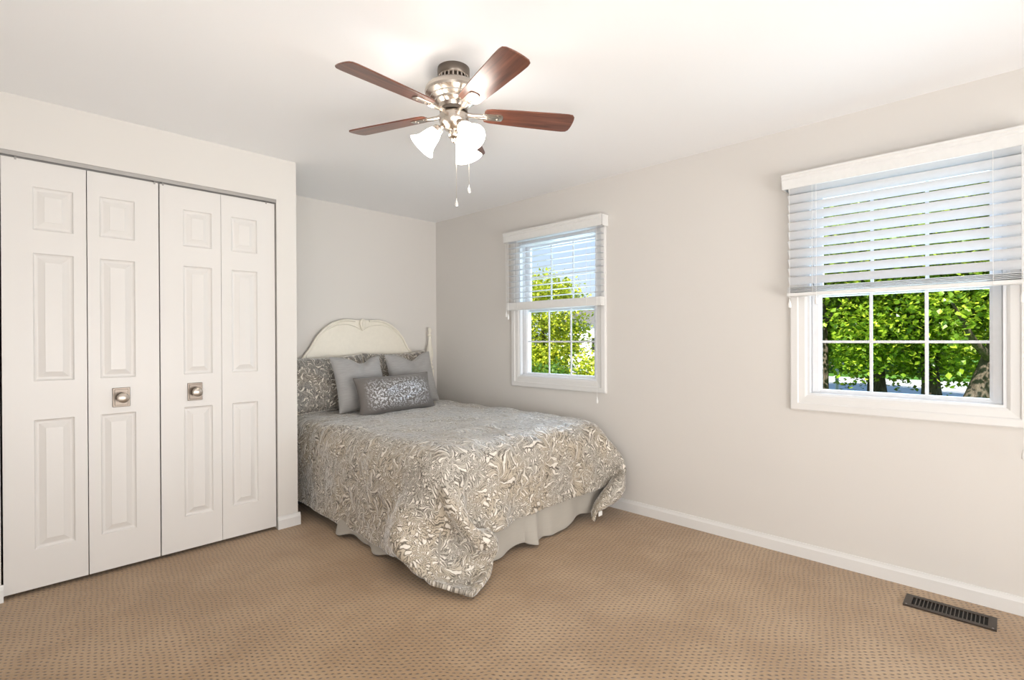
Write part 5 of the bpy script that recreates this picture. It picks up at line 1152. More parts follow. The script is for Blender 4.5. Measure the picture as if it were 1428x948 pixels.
1,70,71,70,71,71,71,71,72,71,72,71,72,71,71,65,54,38,21,6,1,0,0,0,0,0,0,0,0,0,0,0,0,0,0,0,0,0,0,0,0,0,0,0,0,0,0,0,0,0,0,0,0,0,-1,-4,-17,-34,-50,-63,-69,-71,-71,-71,-71,-71,-70,-71,-70,-70,-70,-70,
0,71,70,71,71,71,71,71,71,72,71,72,71,72,70,66,53,39,20,6,1,0,0,0,0,0,0,0,0,0,0,0,0,0,0,0,0,0,0,0,0,0,0,0,0,0,0,0,0,0,0,0,0,0,-1,-4,-16,-34,-50,-63,-69,-71,-71,-71,-70,-71,-71,-71,-70,-70,-70,-70,
1,71,70,71,71,71,71,71,71,72,71,72,71,72,70,65,54,38,20,6,1,0,0,0,0,0,0,0,0,0,0,0,0,0,0,0,0,0,0,0,0,0,0,0,0,0,0,0,0,0,0,0,0,0,-1,-4,-16,-34,-50,-63,-68,-71,-71,-71,-71,-70,-71,-71,-70,-70,-71,-70,
1,71,70,71,71,71,71,71,71,72,71,72,71,72,70,65,53,38,20,6,1,0,0,0,0,0,0,0,0,0,0,0,0,0,0,0,0,0,0,0,0,0,0,0,0,0,0,0,0,0,0,0,0,0,-1,-4,-16,-34,-50,-62,-69,-71,-71,-71,-71,-70,-71,-70,-71,-70,-70,-71,
2,70,71,70,71,71,71,71,71,72,71,72,71,72,70,65,53,38,19,6,1,0,0,0,0,0,0,0,0,0,0,0,0,0,0,0,0,0,0,0,0,0,0,0,0,0,0,0,0,0,0,0,0,0,-1,-4,-16,-34,-50,-62,-69,-71,-71,-71,-71,-71,-70,-71,-70,-71,-70,-70,
1,71,70,71,70,71,71,72,71,71,72,71,71,72,70,65,53,37,19,6,1,0,0,0,0,0,0,0,0,0,0,0,0,0,0,0,0,0,0,0,0,0,0,0,0,0,0,0,0,0,0,0,0,0,-1,-4,-16,-33,-50,-63,-69,-71,-71,-71,-71,-71,-70,-71,-70,-71,-70,-70,
2,70,71,70,71,71,71,71,71,72,71,72,71,72,70,64,53,37,18,6,1,0,0,0,0,0,0,0,0,0,0,0,0,0,0,0,0,0,0,0,0,0,0,0,0,0,0,0,0,0,0,0,0,0,-1,-4,-16,-33,-50,-63,-68,-72,-71,-71,-70,-71,-71,-71,-70,-71,-70,-70,
2,70,71,70,71,71,71,71,71,72,71,71,72,71,70,64,53,36,19,5,1,0,0,0,0,0,0,0,0,0,0,0,0,0,0,0,0,0,0,0,0,0,0,0,0,0,0,0,0,0,0,0,0,0,-1,-4,-16,-33,-50,-62,-69,-71,-71,-71,-70,-71,-71,-70,-71,-70,-71,-70,
2,70,71,70,71,71,71,71,71,72,71,71,71,72,70,64,52,36,18,5,1,0,0,0,0,0,0,0,0,0,0,0,0,0,0,0,0,0,0,0,0,0,0,0,0,0,0,0,0,0,0,0,0,0,0,-5,-16,-33,-49,-62,-69,-71,-71,-70,-71,-71,-70,-71,-70,-71,-70,-70,
2,70,71,70,71,71,71,71,71,72,71,71,72,71,70,64,51,35,18,5,1,0,0,0,0,0,0,0,0,0,0,0,0,0,0,0,0,0,0,0,0,0,0,0,0,0,0,0,0,0,0,0,0,0,0,-5,-15,-33,-50,-62,-68,-71,-71,-71,-70,-71,-70,-71,-70,-71,-70,-70,
2,71,70,71,70,71,71,71,71,72,71,72,71,71,70,63,51,35,17,5,1,0,0,0,0,0,0,0,0,0,0,0,0,0,0,0,0,0,0,0,0,0,0,0,0,0,0,0,0,0,0,0,0,0,0,-5,-15,-33,-49,-62,-69,-71,-71,-70,-71,-71,-70,-71,-70,-70,-70,-71,
3,70,70,71,71,71,71,71,71,71,72,71,71,72,69,63,51,34,17,4,1,0,0,0,0,0,0,0,0,0,0,0,0,0,0,0,0,0,0,0,0,0,0,0,0,0,0,0,0,0,0,0,0,0,0,-5,-15,-33,-49,-62,-69,-71,-70,-71,-71,-71,-70,-71,-70,-70,-71,-70,
2,71,70,71,70,71,71,72,71,71,71,72,71,71,70,63,50,33,16,4,1,0,0,0,0,0,0,0,0,0,0,0,0,0,0,0,0,0,0,0,0,0,0,0,0,0,0,0,0,0,0,0,0,0,0,-5,-15,-33,-49,-62,-68,-71,-71,-71,-71,-71,-70,-71,-70,-71,-70,-70,
3,70,71,71,70,71,71,71,71,72,71,71,72,71,69,63,49,33,15,4,1,0,0,0,0,0,0,0,0,0,0,0,0,0,0,0,0,0,0,0,0,0,0,0,0,0,0,0,0,0,0,0,0,0,0,-5,-15,-32,-49,-62,-69,-71,-71,-71,-70,-71,-71,-70,-71,-70,-71,-70,
3,70,71,71,70,71,71,71,71,72,71,71,72,71,69,63,48,32,15,4,0,0,0,0,0,0,0,0,0,0,0,0,0,0,0,0,0,0,0,0,0,0,0,0,0,0,0,0,0,0,0,0,0,0,0,-4,-15,-33,-49,-61,-69,-71,-71,-71,-70,-71,-71,-71,-70,-71,-70,-70,
3,70,71,70,71,71,71,71,71,72,71,71,72,71,69,62,48,31,14,4,0,1,0,0,0,0,0,0,0,0,0,0,0,0,0,0,0,0,0,0,0,0,0,0,0,0,0,0,0,0,0,0,0,-1,0,-4,-15,-32,-49,-61,-69,-71,-71,-71,-70,-71,-71,-71,-70,-71,-70,-70,
2,71,70,71,71,71,71,71,71,71,71,72,71,72,69,62,47,30,14,3,1,0,1,0,0,0,0,0,0,0,0,0,0,0,0,0,0,0,0,0,0,0,0,0,0,0,0,0,0,0,0,0,-1,0,-1,-4,-15,-31,-49,-61,-69,-71,-71,-71,-70,-71,-71,-71,-70,-71,-70,-70,
2,71,71,70,71,71,71,71,71,71,72,71,72,71,69,61,47,30,13,3,1,1,0,0,0,0,0,0,0,0,0,0,0,0,0,0,0,0,0,0,0,0,0,0,0,0,0,0,0,0,0,0,0,-1,-1,-4,-14,-32,-48,-62,-68,-71,-71,-71,-71,-71,-70,-71,-70,-71,-70,-71,
2,71,70,71,71,71,70,72,70,72,71,72,71,72,68,61,47,29,13,3,1,1,0,0,0,0,0,0,0,0,0,0,0,0,0,0,0,0,0,0,0,0,0,0,0,0,0,0,0,0,0,0,0,0,-2,-4,-14,-31,-49,-61,-68,-71,-71,-71,-71,-71,-71,-70,-71,-70,-71,-70,
2,70,71,70,71,71,71,71,71,71,71,72,71,72,68,61,46,29,13,3,1,1,0,0,0,0,0,0,0,0,0,0,0,0,0,0,0,0,0,0,0,0,0,0,0,0,0,0,0,0,0,0,0,0,-2,-4,-14,-31,-48,-62,-68,-71,-71,-71,-71,-70,-71,-71,-70,-71,-70,-70,
0,71,70,71,71,70,71,71,71,72,71,71,72,71,69,60,47,29,12,3,1,1,0,0,0,0,0,0,0,0,0,0,0,0,0,0,0,0,0,0,0,0,0,0,0,0,0,0,0,0,0,0,0,0,-2,-4,-14,-31,-48,-61,-69,-71,-71,-70,-71,-71,-71,-70,-71,-70,-70,-71,
1,70,71,70,71,71,71,71,71,71,72,71,71,72,68,60,47,29,12,3,2,0,0,0,0,0,0,0,0,0,0,0,0,0,0,0,0,0,0,0,0,0,0,0,0,0,0,0,0,0,0,0,0,0,-2,-4,-14,-31,-48,-61,-68,-71,-71,-71,-70,-71,-71,-70,-71,-70,-70,-71,
0,71,70,71,70,71,71,71,71,72,71,71,72,71,68,61,46,29,12,3,2,0,0,0,0,0,0,0,0,0,0,0,0,0,0,0,0,0,0,0,0,0,0,0,0,0,0,0,0,0,0,0,0,0,-2,-4,-14,-31,-48,-61,-68,-71,-71,-70,-71,-70,-71,-71,-70,-70,-70,-71,
1,70,70,71,71,71,70,72,71,71,71,72,71,71,68,61,46,29,12,3,2,0,0,0,0,0,0,0,0,0,0,0,0,0,0,0,0,0,0,0,0,0,0,0,0,0,0,0,0,0,0,0,0,0,-2,-4,-14,-31,-48,-61,-68,-70,-71,-71,-70,-71,-71,-70,-70,-71,-70,-70,
0,70,71,70,71,71,71,71,71,71,72,71,71,71,69,60,46,29,12,3,2,0,0,0,0,0,0,0,0,0,0,0,0,0,0,0,0,0,0,0,0,0,0,0,0,0,0,0,0,0,0,0,0,0,-2,-4,-14,-31,-48,-61,-68,-70,-71,-71,-70,-71,-70,-71,-70,-71,-70,-70,
0,71,70,71,70,71,71,71,71,72,71,71,71,72,68,60,46,29,12,3,2,0,0,0,0,0,0,0,0,0,0,0,0,0,0,0,0,0,0,0,0,0,0,0,0,0,0,0,0,0,0,0,0,0,-2,-4,-14,-31,-48,-61,-68,-71,-70,-71,-71,-70,-71,-70,-71,-70,-70,-70,
0,71,70,71,70,71,71,71,72,71,71,71,72,71,68,60,46,29,12,3,2,0,0,0,0,0,0,0,0,0,0,0,0,0,0,0,0,0,0,0,0,0,0,0,0,0,0,0,0,0,0,0,0,0,-2,-4,-14,-31,-48,-61,-68,-71,-71,-70,-71,-71,-70,-71,-70,-70,-71,-70,
1,70,70,71,71,71,71,71,71,71,71,72,71,71,68,60,46,29,12,3,2,0,0,0,0,0,0,0,0,0,0,0,0,0,0,0,0,0,0,0,0,0,0,0,0,0,0,0,0,0,0,0,0,0,-2,-4,-14,-31,-48,-61,-68,-71,-71,-71,-70,-71,-70,-71,-70,-71,-70,-70,
0,71,70,71,70,71,71,71,71,72,71,71,71,71,68,60,46,29,12,3,2,0,0,0,0,0,0,0,0,0,0,0,0,0,0,0,0,0,0,0,0,0,0,0,0,0,0,0,0,0,0,0,0,0,-2,-4,-14,-31,-48,-61,-68,-71,-71,-71,-70,-71,-71,-70,-71,-70,-70,-71,
1,70,71,71,70,71,71,71,71,71,71,72,71,71,68,59,46,29,12,3,2,0,0,0,0,0,0,0,0,0,0,0,0,0,0,0,0,0,0,0,0,0,0,0,0,0,0,0,0,0,0,0,0,0,-2,-4,-14,-31,-48,-61,-68,-71,-71,-71,-70,-71,-71,-70,-71,-70,-71,-70,
1,70,71,70,71,71,71,71,71,71,71,71,71,71,68,60,45,29,12,3,2,0,0,0,0,0,0,0,0,0,0,0,0,0,0,0,0,0,0,0,0,0,0,0,0,0,0,0,0,0,0,0,0,0,-2,-4,-14,-31,-48,-61,-68,-71,-71,-71,-71,-70,-71,-71,-70,-71,-70,-70,
0,71,70,71,71,70,71,71,71,71,71,71,71,71,68,60,45,29,12,3,2,0,0,0,0,0,0,0,0,0,0,0,0,0,0,0,0,0,0,0,0,0,0,0,0,0,0,0,0,0,0,0,0,0,-2,-4,-14,-31,-48,-61,-69,-71,-70,-71,-71,-71,-70,-71,-71,-70,-70,-71,
1,70,71,70,71,71,70,71,71,71,71,71,71,71,68,60,45,29,12,3,2,0,0,0,0,0,0,0,0,0,0,0,0,0,0,0,0,0,0,0,0,0,0,0,0,0,0,0,0,0,0,0,0,0,-2,-4,-14,-31,-48,-61,-69,-71,-71,-71,-70,-71,-71,-70,-71,-71,-70,-70,
0,71,70,71,70,71,70,71,71,71,71,71,71,71,68,60,46,29,11,3,2,0,0,0,0,0,0,0,0,0,0,0,0,0,0,0,0,0,0,0,0,0,0,0,0,0,0,0,0,0,0,0,0,0,-2,-3,-14,-31,-49,-61,-69,-71,-71,-71,-70,-71,-71,-71,-70,-71,-70,-71,
0,71,70,71,70,71,70,71,71,71,70,72,70,73,68,64,46,30,8,0,2,0,0,0,0,0,0,0,0,0,0,0,0,0,0,0,0,0,0,0,0,0,0,0,0,0,0,0,0,0,0,0,0,0,-2,0,-11,-32,-49,-64,-70,-72,-70,-72,-70,-72,-70,-71,-70,-71,-71,-70]

n = 72
D = np.array(DUVET).reshape(3, n, n).transpose(1, 2, 0).copy()   # steps of half a millimetre between neighbours
D[:, 0] = np.cumsum(D[:, 0], 0)
D = np.cumsum(D, 1) / 2000.0
me = bpy.data.meshes.new('duvet')
fac = [(j * n + i, j * n + i + 1, (j + 1) * n + i + 1, (j + 1) * n + i) for j in range(n - 1) for i in range(n - 1)]
me.from_pydata(D.reshape(-1, 3).tolist(), [], fac)
uv = me.uv_layers.new(name='UVMap')
sx, sy = 2.50 / (n - 1), 2.42 / (n - 1)
for lp in me.loops:
    j, i = divmod(lp.vertex_index, n)
    uv.data[lp.index].uv = (i * sx, j * sy)
for p in me.polygons:
    p.use_smooth = True
me.materials.append(M['damask'])
duv = bpy.data.objects.new('duvet', me)
COL.objects.link(duv)
tag(duv, 'silvery taupe scroll-patterned duvet draped over the bed to the carpet', 'duvet')
def cloud(name, size, depth=2):
    t = bpy.data.textures.new(name, 'CLOUDS')
    t.noise_scale = size
    t.noise_depth = depth
    return t
mo = duv.modifiers.new('sub', 'SUBSURF'); mo.levels = 2; mo.render_levels = 2
mo = duv.modifiers.new('puff', 'DISPLACE'); mo.texture = cloud('puff', 0.22, 1); mo.strength = 0.030; mo.mid_level = 0.5; mo.texture_coords = 'GLOBAL'
mo = duv.modifiers.new('crease', 'DISPLACE'); mo.texture = cloud('crease', 0.055, 2); mo.strength = 0.007; mo.mid_level = 0.5; mo.texture_coords = 'GLOBAL'
mo = duv.modifiers.new('thick', 'SOLIDIFY'); mo.thickness = 0.022; mo.offset = 0.2
m = MB()
m.box((2.836, 1.965, 0.060), (2.876, 1.969, 0.090))
tg = m.build('care_tag', M['cord'], duv)
tg['label'] = 'small white care tag'

# ------------------------------------------------------------------ pillows
def pillow(name, mat, w, hgt, th, chop=0.0, pull=0.07, seed=0, ear=0.0, N=44, seam=None):
    """soft two-sided cushion in the local x-z plane, seam all round; local y is its thickness"""
    rnd = random.Random(seed)
    ph = [rnd.uniform(0, 6.28) for _ in range(8)]
    bm = bmesh.new()
    uvl = bm.loops.layers.uv.new('UVMap')
    def P(u, v, side):
        x = w / 2 * u * (1 - pull * (1 - v * v) * (abs(u) ** 3))
        z = hgt / 2 * v * (1 - pull * (1 - u * u) * (abs(v) ** 3))
        cu = max(0.0, 1 - abs(u) ** 2.6) ** 0.55
        cv = max(0.0, 1 - abs(v) ** 2.6) ** 0.55
        t = th / 2 * cu * cv
        if chop:
            g = math.exp(-((u - 0.14) / 0.36) ** 2)
            vv = max(0.0, (v + 0.1) / 1.1)
            z -= chop * g * vv ** 2
            t *= 1 - 0.45 * math.exp(-((u - 0.14) / 0.22) ** 2) * vv
        t += cu * cv * 0.006 * (math.sin(5 * u + 3 * v + ph[0]) + math.sin(8 * v - 4 * u + ph[1]))
        # gathers that run in from the corners
        t += 0.004 * cu * cv * math.sin(17 * (abs(u) - abs(v)) + ph[2]) * abs(u * v)
        y = side * t + 0.012 * math.sin(2.2 * u + ph[3]) * abs(v)
        return Vector((x, y, z))
    V = {}
    for side in (-1, 1):
        for j in range(N + 1):
            for i in range(N + 1):
                u, v = -1 + 2 * i / N, -1 + 2 * j / N
                u = math.copysign(abs(u) ** 0.8, u); v = math.copysign(abs(v) ** 0.8, v)
                edge = i in (0, N) or j in (0, N)
                if edge and side == 1:
                    V[(1, i, j)] = V[(-1, i, j)]
                else:
                    V[(side, i, j)] = bm.verts.new(P(u, v, side))
    for side in (-1, 1):
        for j in range(N):
            for i in range(N):
                vs = [V[(side, i, j)], V[(side, i + 1, j)], V[(side, i + 1, j + 1)], V[(side, i, j + 1)]]
                if side == 1:
                    vs.reverse()
                f = bm.faces.new(vs)
                for lp in f.loops:
                    c = lp.vert.co
                    lp[uvl].uv = (c.x + (5.0 if side == 1 else 0.0), c.z)
    m = MB(); m.bm.free(); m.bm = bm
    o = m.build(name, mat, None, smooth=1.3)
    # piped seam
    ring = [(i, 0) for i in range(N)] + [(N, j) for j in range(N)] + [(i, N) for i in range(N, 0, -1)] + [(0, j) for j in range(N, 0, -1)]
    pts = []
    for i, j in ring + ring[:1]:
        u, v = -1 + 2 * i / N, -1 + 2 * j / N
        u = math.copysign(abs(u) ** 0.8, u); v = math.copysign(abs(v) ** 0.8, v)
        pts.append(P(u, v, 0))
    MB().tube(pts, 0.0028, 6).build('seam', seam or mat, o, smooth=1.5)
    return o

def place(o, bottom, lean, yaw=0.0, roll=0.0, hgt=0.4):
    """stand a cushion on its bottom edge at a point, leaning back (towards +y) by lean"""
    R = Matrix.Rotation(yaw, 4, 'Z') @ Matrix.Rotation(-lean, 4, 'X') @ Matrix.Rotation(roll, 4, 'Y')
    o.matrix_world = Matrix.Translation(bottom) @ R @ Matrix.Translation((0, 0, hgt / 2))

DT = 0.668
p = pillow('pillow_sham', M['damask_sham'], 0.75, 0.475, 0.17, chop=0.0, seed=1)
place(p, (1.955, 3.925, DT), 0.38, 0.04, -0.015, 0.475)
tag(p, 'scroll-patterned pillow sham propped at the closet end of the headboard', 'pillow', 'patterned pillow shams')
p = pillow('pillow_sham', M['damask_sham'], 0.70, 0.48, 0.15, chop=0.0, seed=2)
place(p, (2.670, 3.985, DT), 0.30, 0.0, -0.02, 0.48)
tag(p, 'scroll-patterned pillow sham mostly hidden behind the grey cushion by the post', 'pillow', 'patterned pillow shams')
p = pillow('throw_pillow', M['grey_cloth'], 0.46, 0.46, 0.14, chop=0.055, seed=3, pull=0.06)
place(p, (2.135, 3.735, DT + 0.002), 0.33, 0.10, 0.02, 0.46)
tag(p, 'plain grey square cushion with a dented top, beside the closet-end sham', 'pillow', 'grey square cushions')
p = pillow('throw_pillow', M['grey_cloth'], 0.47, 0.47, 0.14, chop=0.060, seed=4, pull=0.06)
place(p, (2.690, 3.805, DT + 0.002), 0.30, -0.06, -0.05, 0.47)
tag(p, 'plain grey square cushion with a dented top, leaning near the turned post', 'pillow', 'grey square cushions')
p = pillow('lumbar_pillow', M['sequin'], 0.71, 0.315, 0.15, chop=0.0, seed=5, pull=0.06, seam=M['dark_cloth'])
place(p, (2.335, 3.545, DT - 0.014), 0.32, -0.02, -0.03, 0.315)
tag(p, 'dark grey oblong cushion with a glittering silver pattern, in front of the others', 'pillow')

# ------------------------------------------------------------------ ceiling fan
FX, FY, BZ = 1.447, 1.763, 2.246
fan = empty('ceiling_fan', (FX, FY, H))
tag(fan, 'five-blade walnut ceiling fan with brushed nickel body and three lit glass shades', 'ceiling fan')
AX = Matrix.Translation((FX, FY, 0))
MB().lathe([(0.070, H), (0.071, H - 0.006), (0.071, H - 0.030), (0.067, H - 0.036), (0.0, H - 0.036)], 40, AX).build('canopy', M['nickel_dark'], fan, smooth=0.6)
m = MB()
m.lathe([(0.052, H - 0.034), (0.052, H - 0.064), (0.0, H - 0.064)], 40, AX)
cap = m.build('vent_collar', M['nickel_dark'], fan, smooth=0.6)
m = MB()
for k in range(22):
    a = 2 * PI * k / 22
    R = AX @ Matrix.Rotation(a, 4, 'Z')
    b = bmesh.new()
    bmesh.ops.create_cube(b, size=1)
    for vv in b.verts:
        vv.co = Vector((0.060 + vv.co.x * 0.010 + (0.004 if vv.co.z < 0 else 0), vv.co.y * 0.007, H - 0.050 + vv.co.z * 0.030))
    m.join(b, R)
m.lathe([(0.064, H - 0.034), (0.067, H - 0.036), (0.064, H - 0.039)], 40, AX, cap=False)
m.build('vent_fin', M['nickel'], cap)
MB().lathe([(0.055, 2.378), (0.070, 2.377), (0.092, 2.371), (0.112, 2.360), (0.124, 2.345), (0.127, 2.332), (0.124, 2.322), (0.112, 2.314), (0.104, 2.310), (0.103, 2.305), (0.094, 2.300), (0.086, 2.296), (0.084, 2.289), (0.078, 2.284), (0.066, 2.277), (0.060, 2.262), (0.055, 2.258), (0.0, 2.258)], 56, AX).build('motor_housing', M['nickel'], fan, smooth=0.5)
MB().lathe([(0.046, 2.262), (0.062, 2.258), (0.062, 2.246), (0.046, 2.243), (0, 2.243)], 40, AX).build('flywheel', M['nickel_dark'], fan, smooth=0.6)
m = MB()
m.lathe([(0.030, 2.246), (0.060, 2.240), (0.065, 2.232), (0.065, 2.206), (0.062, 2.200), (0.060, 2.196), (0.052, 2.182), (0.036, 2.170), (0.024, 2.164), (0.022, 2.152), (0.026, 2.146), (0.024, 2.138), (0.012, 2.130), (0.011, 2.122), (0.007, 2.116), (0, 2.115)], 48, AX)
hub = m.build('light_kit', M['nickel'], fan, smooth=0.5)

# blades: one built in its own axes (x along the blade), then copied round
def blade_outline():
    top = []
    r0, r1 = 0.135, 0.550
    L = [(r0, 0.030), (r0 + 0.006, 0.042), (r0 + 0.03, 0.0485), (0.30, 0.0565), (0.47, 0.063), (0.515, 0.0635), (0.535, 0.060), (0.545, 0.048), (0.5485, 0.030), (0.550, 0.010)]
    for x, w_ in L:
        top.append((x, w_))
    return top + [(x, -w_) for x, w_ in reversed(top)]

def make_blade():
    m = MB()
    m.prism(blade_outline(), -0.003, 0.003, axis=2, bev=0.0012)
    o = m.build('blade', M['wood'], fan, local=True)
    k = MB()
    k.prism([(0.128, -0.020), (0.135, -0.022), (0.205, -0.0235), (0.216, -0.020), (0.220, -0.010), (0.220, 0.010), (0.216, 0.020), (0.205, 0.0235), (0.135, 0.022), (0.128, 0.020)], -0.0075, -0.0035, axis=2, bev=0.001)
    k.tube([(0.050, 0.0, -0.002), (0.085, 0.0, -0.006), (0.112, 0.006, -0.007), (0.140, 0.008, -0.006)], [0.011, 0.009, 0.008, 0.007], 10)
    k.tube([(0.050, 0.0, -0.002), (0.085, 0.0, -0.006), (0.112, -0.006, -0.007), (0.140, -0.008, -0.006)], [0.011, 0.009, 0.008, 0.007], 10)
    for sx in (0.152, 0.196):
        for sy in (-0.012, 0.012):
            k.lathe([(0.004, -0.0075), (0.004, -0.0092), (0, -0.0098)], 10, Matrix.Translation((sx, sy, 0)))
    k.build('blade_iron', M['nickel'], o, smooth=0.6)
    return o

proto = make_blade()
for k, a0 in enumerate((236, 308, 20, 92, 164)):
    o = proto if k == 0 else copy_tree(proto, fan)
    ang = math.radians(a0) - 0.129 - 0.79819
    o.matrix_parent_inverse = Matrix.Identity(4)
    o.matrix_basis = Matrix.Translation((0, 0, BZ - H)) @ Matrix.Rotation(ang, 4, 'Z') @ Matrix.Rotation(-0.205, 4, 'X')

# three arms with bell shades
def make_shade(ang):
    D_ = Vector((math.cos(ang), math.sin(ang), 0))
    tilt = 0.74                                     # from straight down, outward
    axis = (D_ * math.sin(tilt) + Vector((0, 0, -math.cos(tilt)))).normalized()
    neck = Vector((FX, FY, 0)) + D_ * 0.072 + Vector((0, 0, 2.168))
    q = Vector((0, 0, 1)).rotation_difference(axis).to_matrix().to_4x4()
    Mx = Matrix.Translation(neck) @ q
    m = MB()
    m.tube([Vector((FX, FY, 2.190)) + D_ * 0.030, Vector((FX, FY, 2.186)) + D_ * 0.050, neck - axis * 0.006], [0.009, 0.009, 0.010], 12)
    m.lathe([(0.013, -0.016), (0.022, -0.010), (0.0245, 0.0), (0.0245, 0.014), (0.022, 0.018)], 24, Mx)
    arm = m.build('shade_holder', M['nickel'], fan, smooth=0.6)
    prof = [(0.020, 0.006), (0.025, 0.010), (0.030, 0.020), (0.0345, 0.035), (0.038, 0.052), (0.042, 0.070), (0.049, 0.086), (0.058, 0.098), (0.063, 0.104), (0.0615, 0.1045), (0.0565, 0.0985), (0.0475, 0.0865), (0.0400, 0.070), (0.036, 0.052), (0.0325, 0.035), (0.028, 0.021), (0.023, 0.012), (0.018, 0.009)]
    sh = MB().lathe(prof, 40, Mx, cap=False).build('shade', M['shade'], fan, smooth=1.5)
    sh['label'] = 'glowing frosted glass bell shade'
    MB().lathe([(0.0, 0.010), (0.012, 0.012), (0.013, 0.030), (0.019, 0.045), (0.022, 0.058), (0.019, 0.072), (0.010, 0.080), (0, 0.082)], 20, Mx).build('bulb', M['shade'], sh, smooth=1.5)

for a0 in (187, 307, 67):
    make_shade(math.radians(a0) - 0.79819)

# two pull chains with glass drops
def chain(dx, dy, z0, z1):
    m = MB()
    x, y = FX + dx, FY + dy
    m.tube([(x, y, z0), (x, y, z1 + 0.025)], 0.0011, 6)
    c = m.build('pull_chain', M['nickel'], fan)
    MB().lathe([(0, -0.013), (0.005, -0.0115), (0.0080, -0.006), (0.0085, 0.0), (0.0065, 0.007), (0.0035, 0.014), (0.002, 0.020), (0.003, 0.023), (0.002, 0.026), (0, 0.027)], 16, Matrix.Translation((x, y, z1))).build('glass_drop', M['crystal'], c, smooth=0.7)

_rt = (0.698, -0.716)
chain(0.010 * _rt[0], 0.010 * _rt[1], 2.125, 1.842)
chain(0.066 * _rt[0], 0.066 * _rt[1], 2.20, 1.902)

# ------------------------------------------------------------------ outside
GZ = -0.90
def outbox(lo, hi, name, mat, label, cat):
    return struct(MB().box(lo, hi).build(name, mat), label, cat)
m = MB()
m.box((XR + T + 0.05, -40, GZ - 0.2), (90, 90, GZ))
struct(m.build('ground', M['grass']), 'green lawn outside beyond the windows', 'lawn')
m = MB()
m.box((24.0, -40, GZ), (32.0, 30, GZ + 0.02))
struct(m.build('road', M['asphalt']), 'pale road across the lawn beyond the large window', 'road')

def tree(name, x, y, label, crown, n, leaf, mat, trunk, height, lean=(0, 0), seed=0, clusters=60, cr=0.55, cat='tree', limbs=6, group=None, clear=0.0):
    """trunk with limbs, and one mesh of leaf blades gathered in clumps. crown: centre z and radii"""
    rnd = random.Random(seed)
    cz, rx, ry, rz = crown
    root = empty(name, (x, y, GZ))
    tag(root, label, cat, group)
    pts, rad = [], []
    for k in range(9):
        t = k / 8
        pts.append((x + lean[0] * t + 0.08 * math.sin(3 * t + seed), y + lean[1] * t + 0.08 * math.sin(4 * t + seed * 2), GZ + height * t))
        rad.append(trunk * (1.25 if k == 0 else 1.0) * (1 - 0.62 * t))
    m = MB().tube(pts, rad, 12)
    for k in range(limbs):
        t = 0.35 + 0.55 * k / max(1, limbs)
        i = int(t * 8)
        p0 = Vector(pts[i])
        a = rnd.uniform(0, 2 * PI)
        p2 = p0 + Vector((math.cos(a) * rx * 0.75, math.sin(a) * ry * 0.75, rz * rnd.uniform(0.15, 0.6)))
        p1 = (p0 + p2) / 2 + Vector((0, 0, -0.15))
        m.tube([p0, p1, p2], [rad[i] * 0.55, rad[i] * 0.35, rad[i] * 0.12], 7)
    m.build('trunk', M['bark'], root, smooth=1.2)
    V, F = [], []
    cx, cy = x + lean[0] * 0.6, y + lean[1] * 0.6
    cc = []
    for _ in range(clusters):
        while True:
            d = Vector((rnd.uniform(-1, 1), rnd.uniform(-1, 1), rnd.uniform(-1, 1)))
            if 0.25 < d.length < 1:
                break
        d = d.normalized() * d.length ** 0.5
        cc.append(Vector((cx + d.x * rx, cy + d.y * ry, cz + d.z * rz)))
    for _ in range(n):
        c = rnd.choice(cc)
        p = c + Vector((rnd.gauss(0, cr), rnd.gauss(0, cr), rnd.gauss(0, cr * 0.6)))
        if p.z < GZ + 0.15:
            continue
        if clear and p.x < x + 0.3 and p.z < clear:
            tt = min(1.0, (p.z - GZ) / height)
            if abs(p.y - (y + lean[1] * tt) * p.x / (x + 0.1)) < trunk * 1.5:
                continue
        a = rnd.uniform(0, 2 * PI)
        tl = rnd.gauss(0.5, 0.45)
        u = Vector((math.cos(a) * math.cos(tl), math.sin(a) * math.cos(tl), -math.sin(tl)))
        w = u.cross(Vector((rnd.gauss(0, 0.4), rnd.gauss(0, 0.4), 1))).normalized()
        nn = u.cross(w)
        s = leaf * rnd.uniform(0.7, 1.3)
        b = len(V)
        V += [p - u * s * 0.5, p + w * s * 0.42 + nn * s * 0.10 - u * s * 0.05, p + u * s * 0.55, p - w * s * 0.42 + nn * s * 0.10 - u * s * 0.05]
        F += [(b, b + 1, b + 2), (b, b + 2, b + 3)]
    me = bpy.data.meshes.new('foliage')
    me.from_pydata(V, [], F)
    me.materials.append(mat)
    o = bpy.data.objects.new('foliage', me)
    COL.objects.link(o)
    o.parent = root
    o.matrix_parent_inverse = root.matrix_basis.inverted()
    return root

G = 'maples beyond the large window'
tree('maple_tree', 15.0, 0.80, 'maple with the thick leaning trunk, near the sash edge of the large window', (3.1, 2.5, 2.4, 2.9), 28000, 0.112, M['leaf'], 0.23, 6.5, (0.3, -1.8), 11, 90, 0.45, group=G, clear=1.5)
tree('maple_tree', 18.0, 1.60, 'maple with a straight trunk beside the leaning one, large window', (3.2, 2.7, 2.5, 3.1), 28000, 0.12, M['leaf'], 0.22, 7.0, (0.2, 0.1), 12, 90, 0.45, group=G, clear=1.5)
tree('maple_tree', 18.5, 2.78, 'maple with a squat trunk seen at the middle of the large window', (3.1, 2.7, 2.5, 3.1), 28000, 0.12, M['leaf'], 0.24, 7.0, (0.2, 0.2), 13, 90, 0.45, group=G, clear=1.5)
tree('maple_tree', 16.0, 3.75, 'maple whose dark trunk stands at the bed-side edge of the large window', (3.1, 2.5, 2.4, 2.9), 28000, 0.112, M['leaf'], 0.20, 6.5, (0.1, 0.2), 14, 90, 0.45, group=G, clear=1.5)
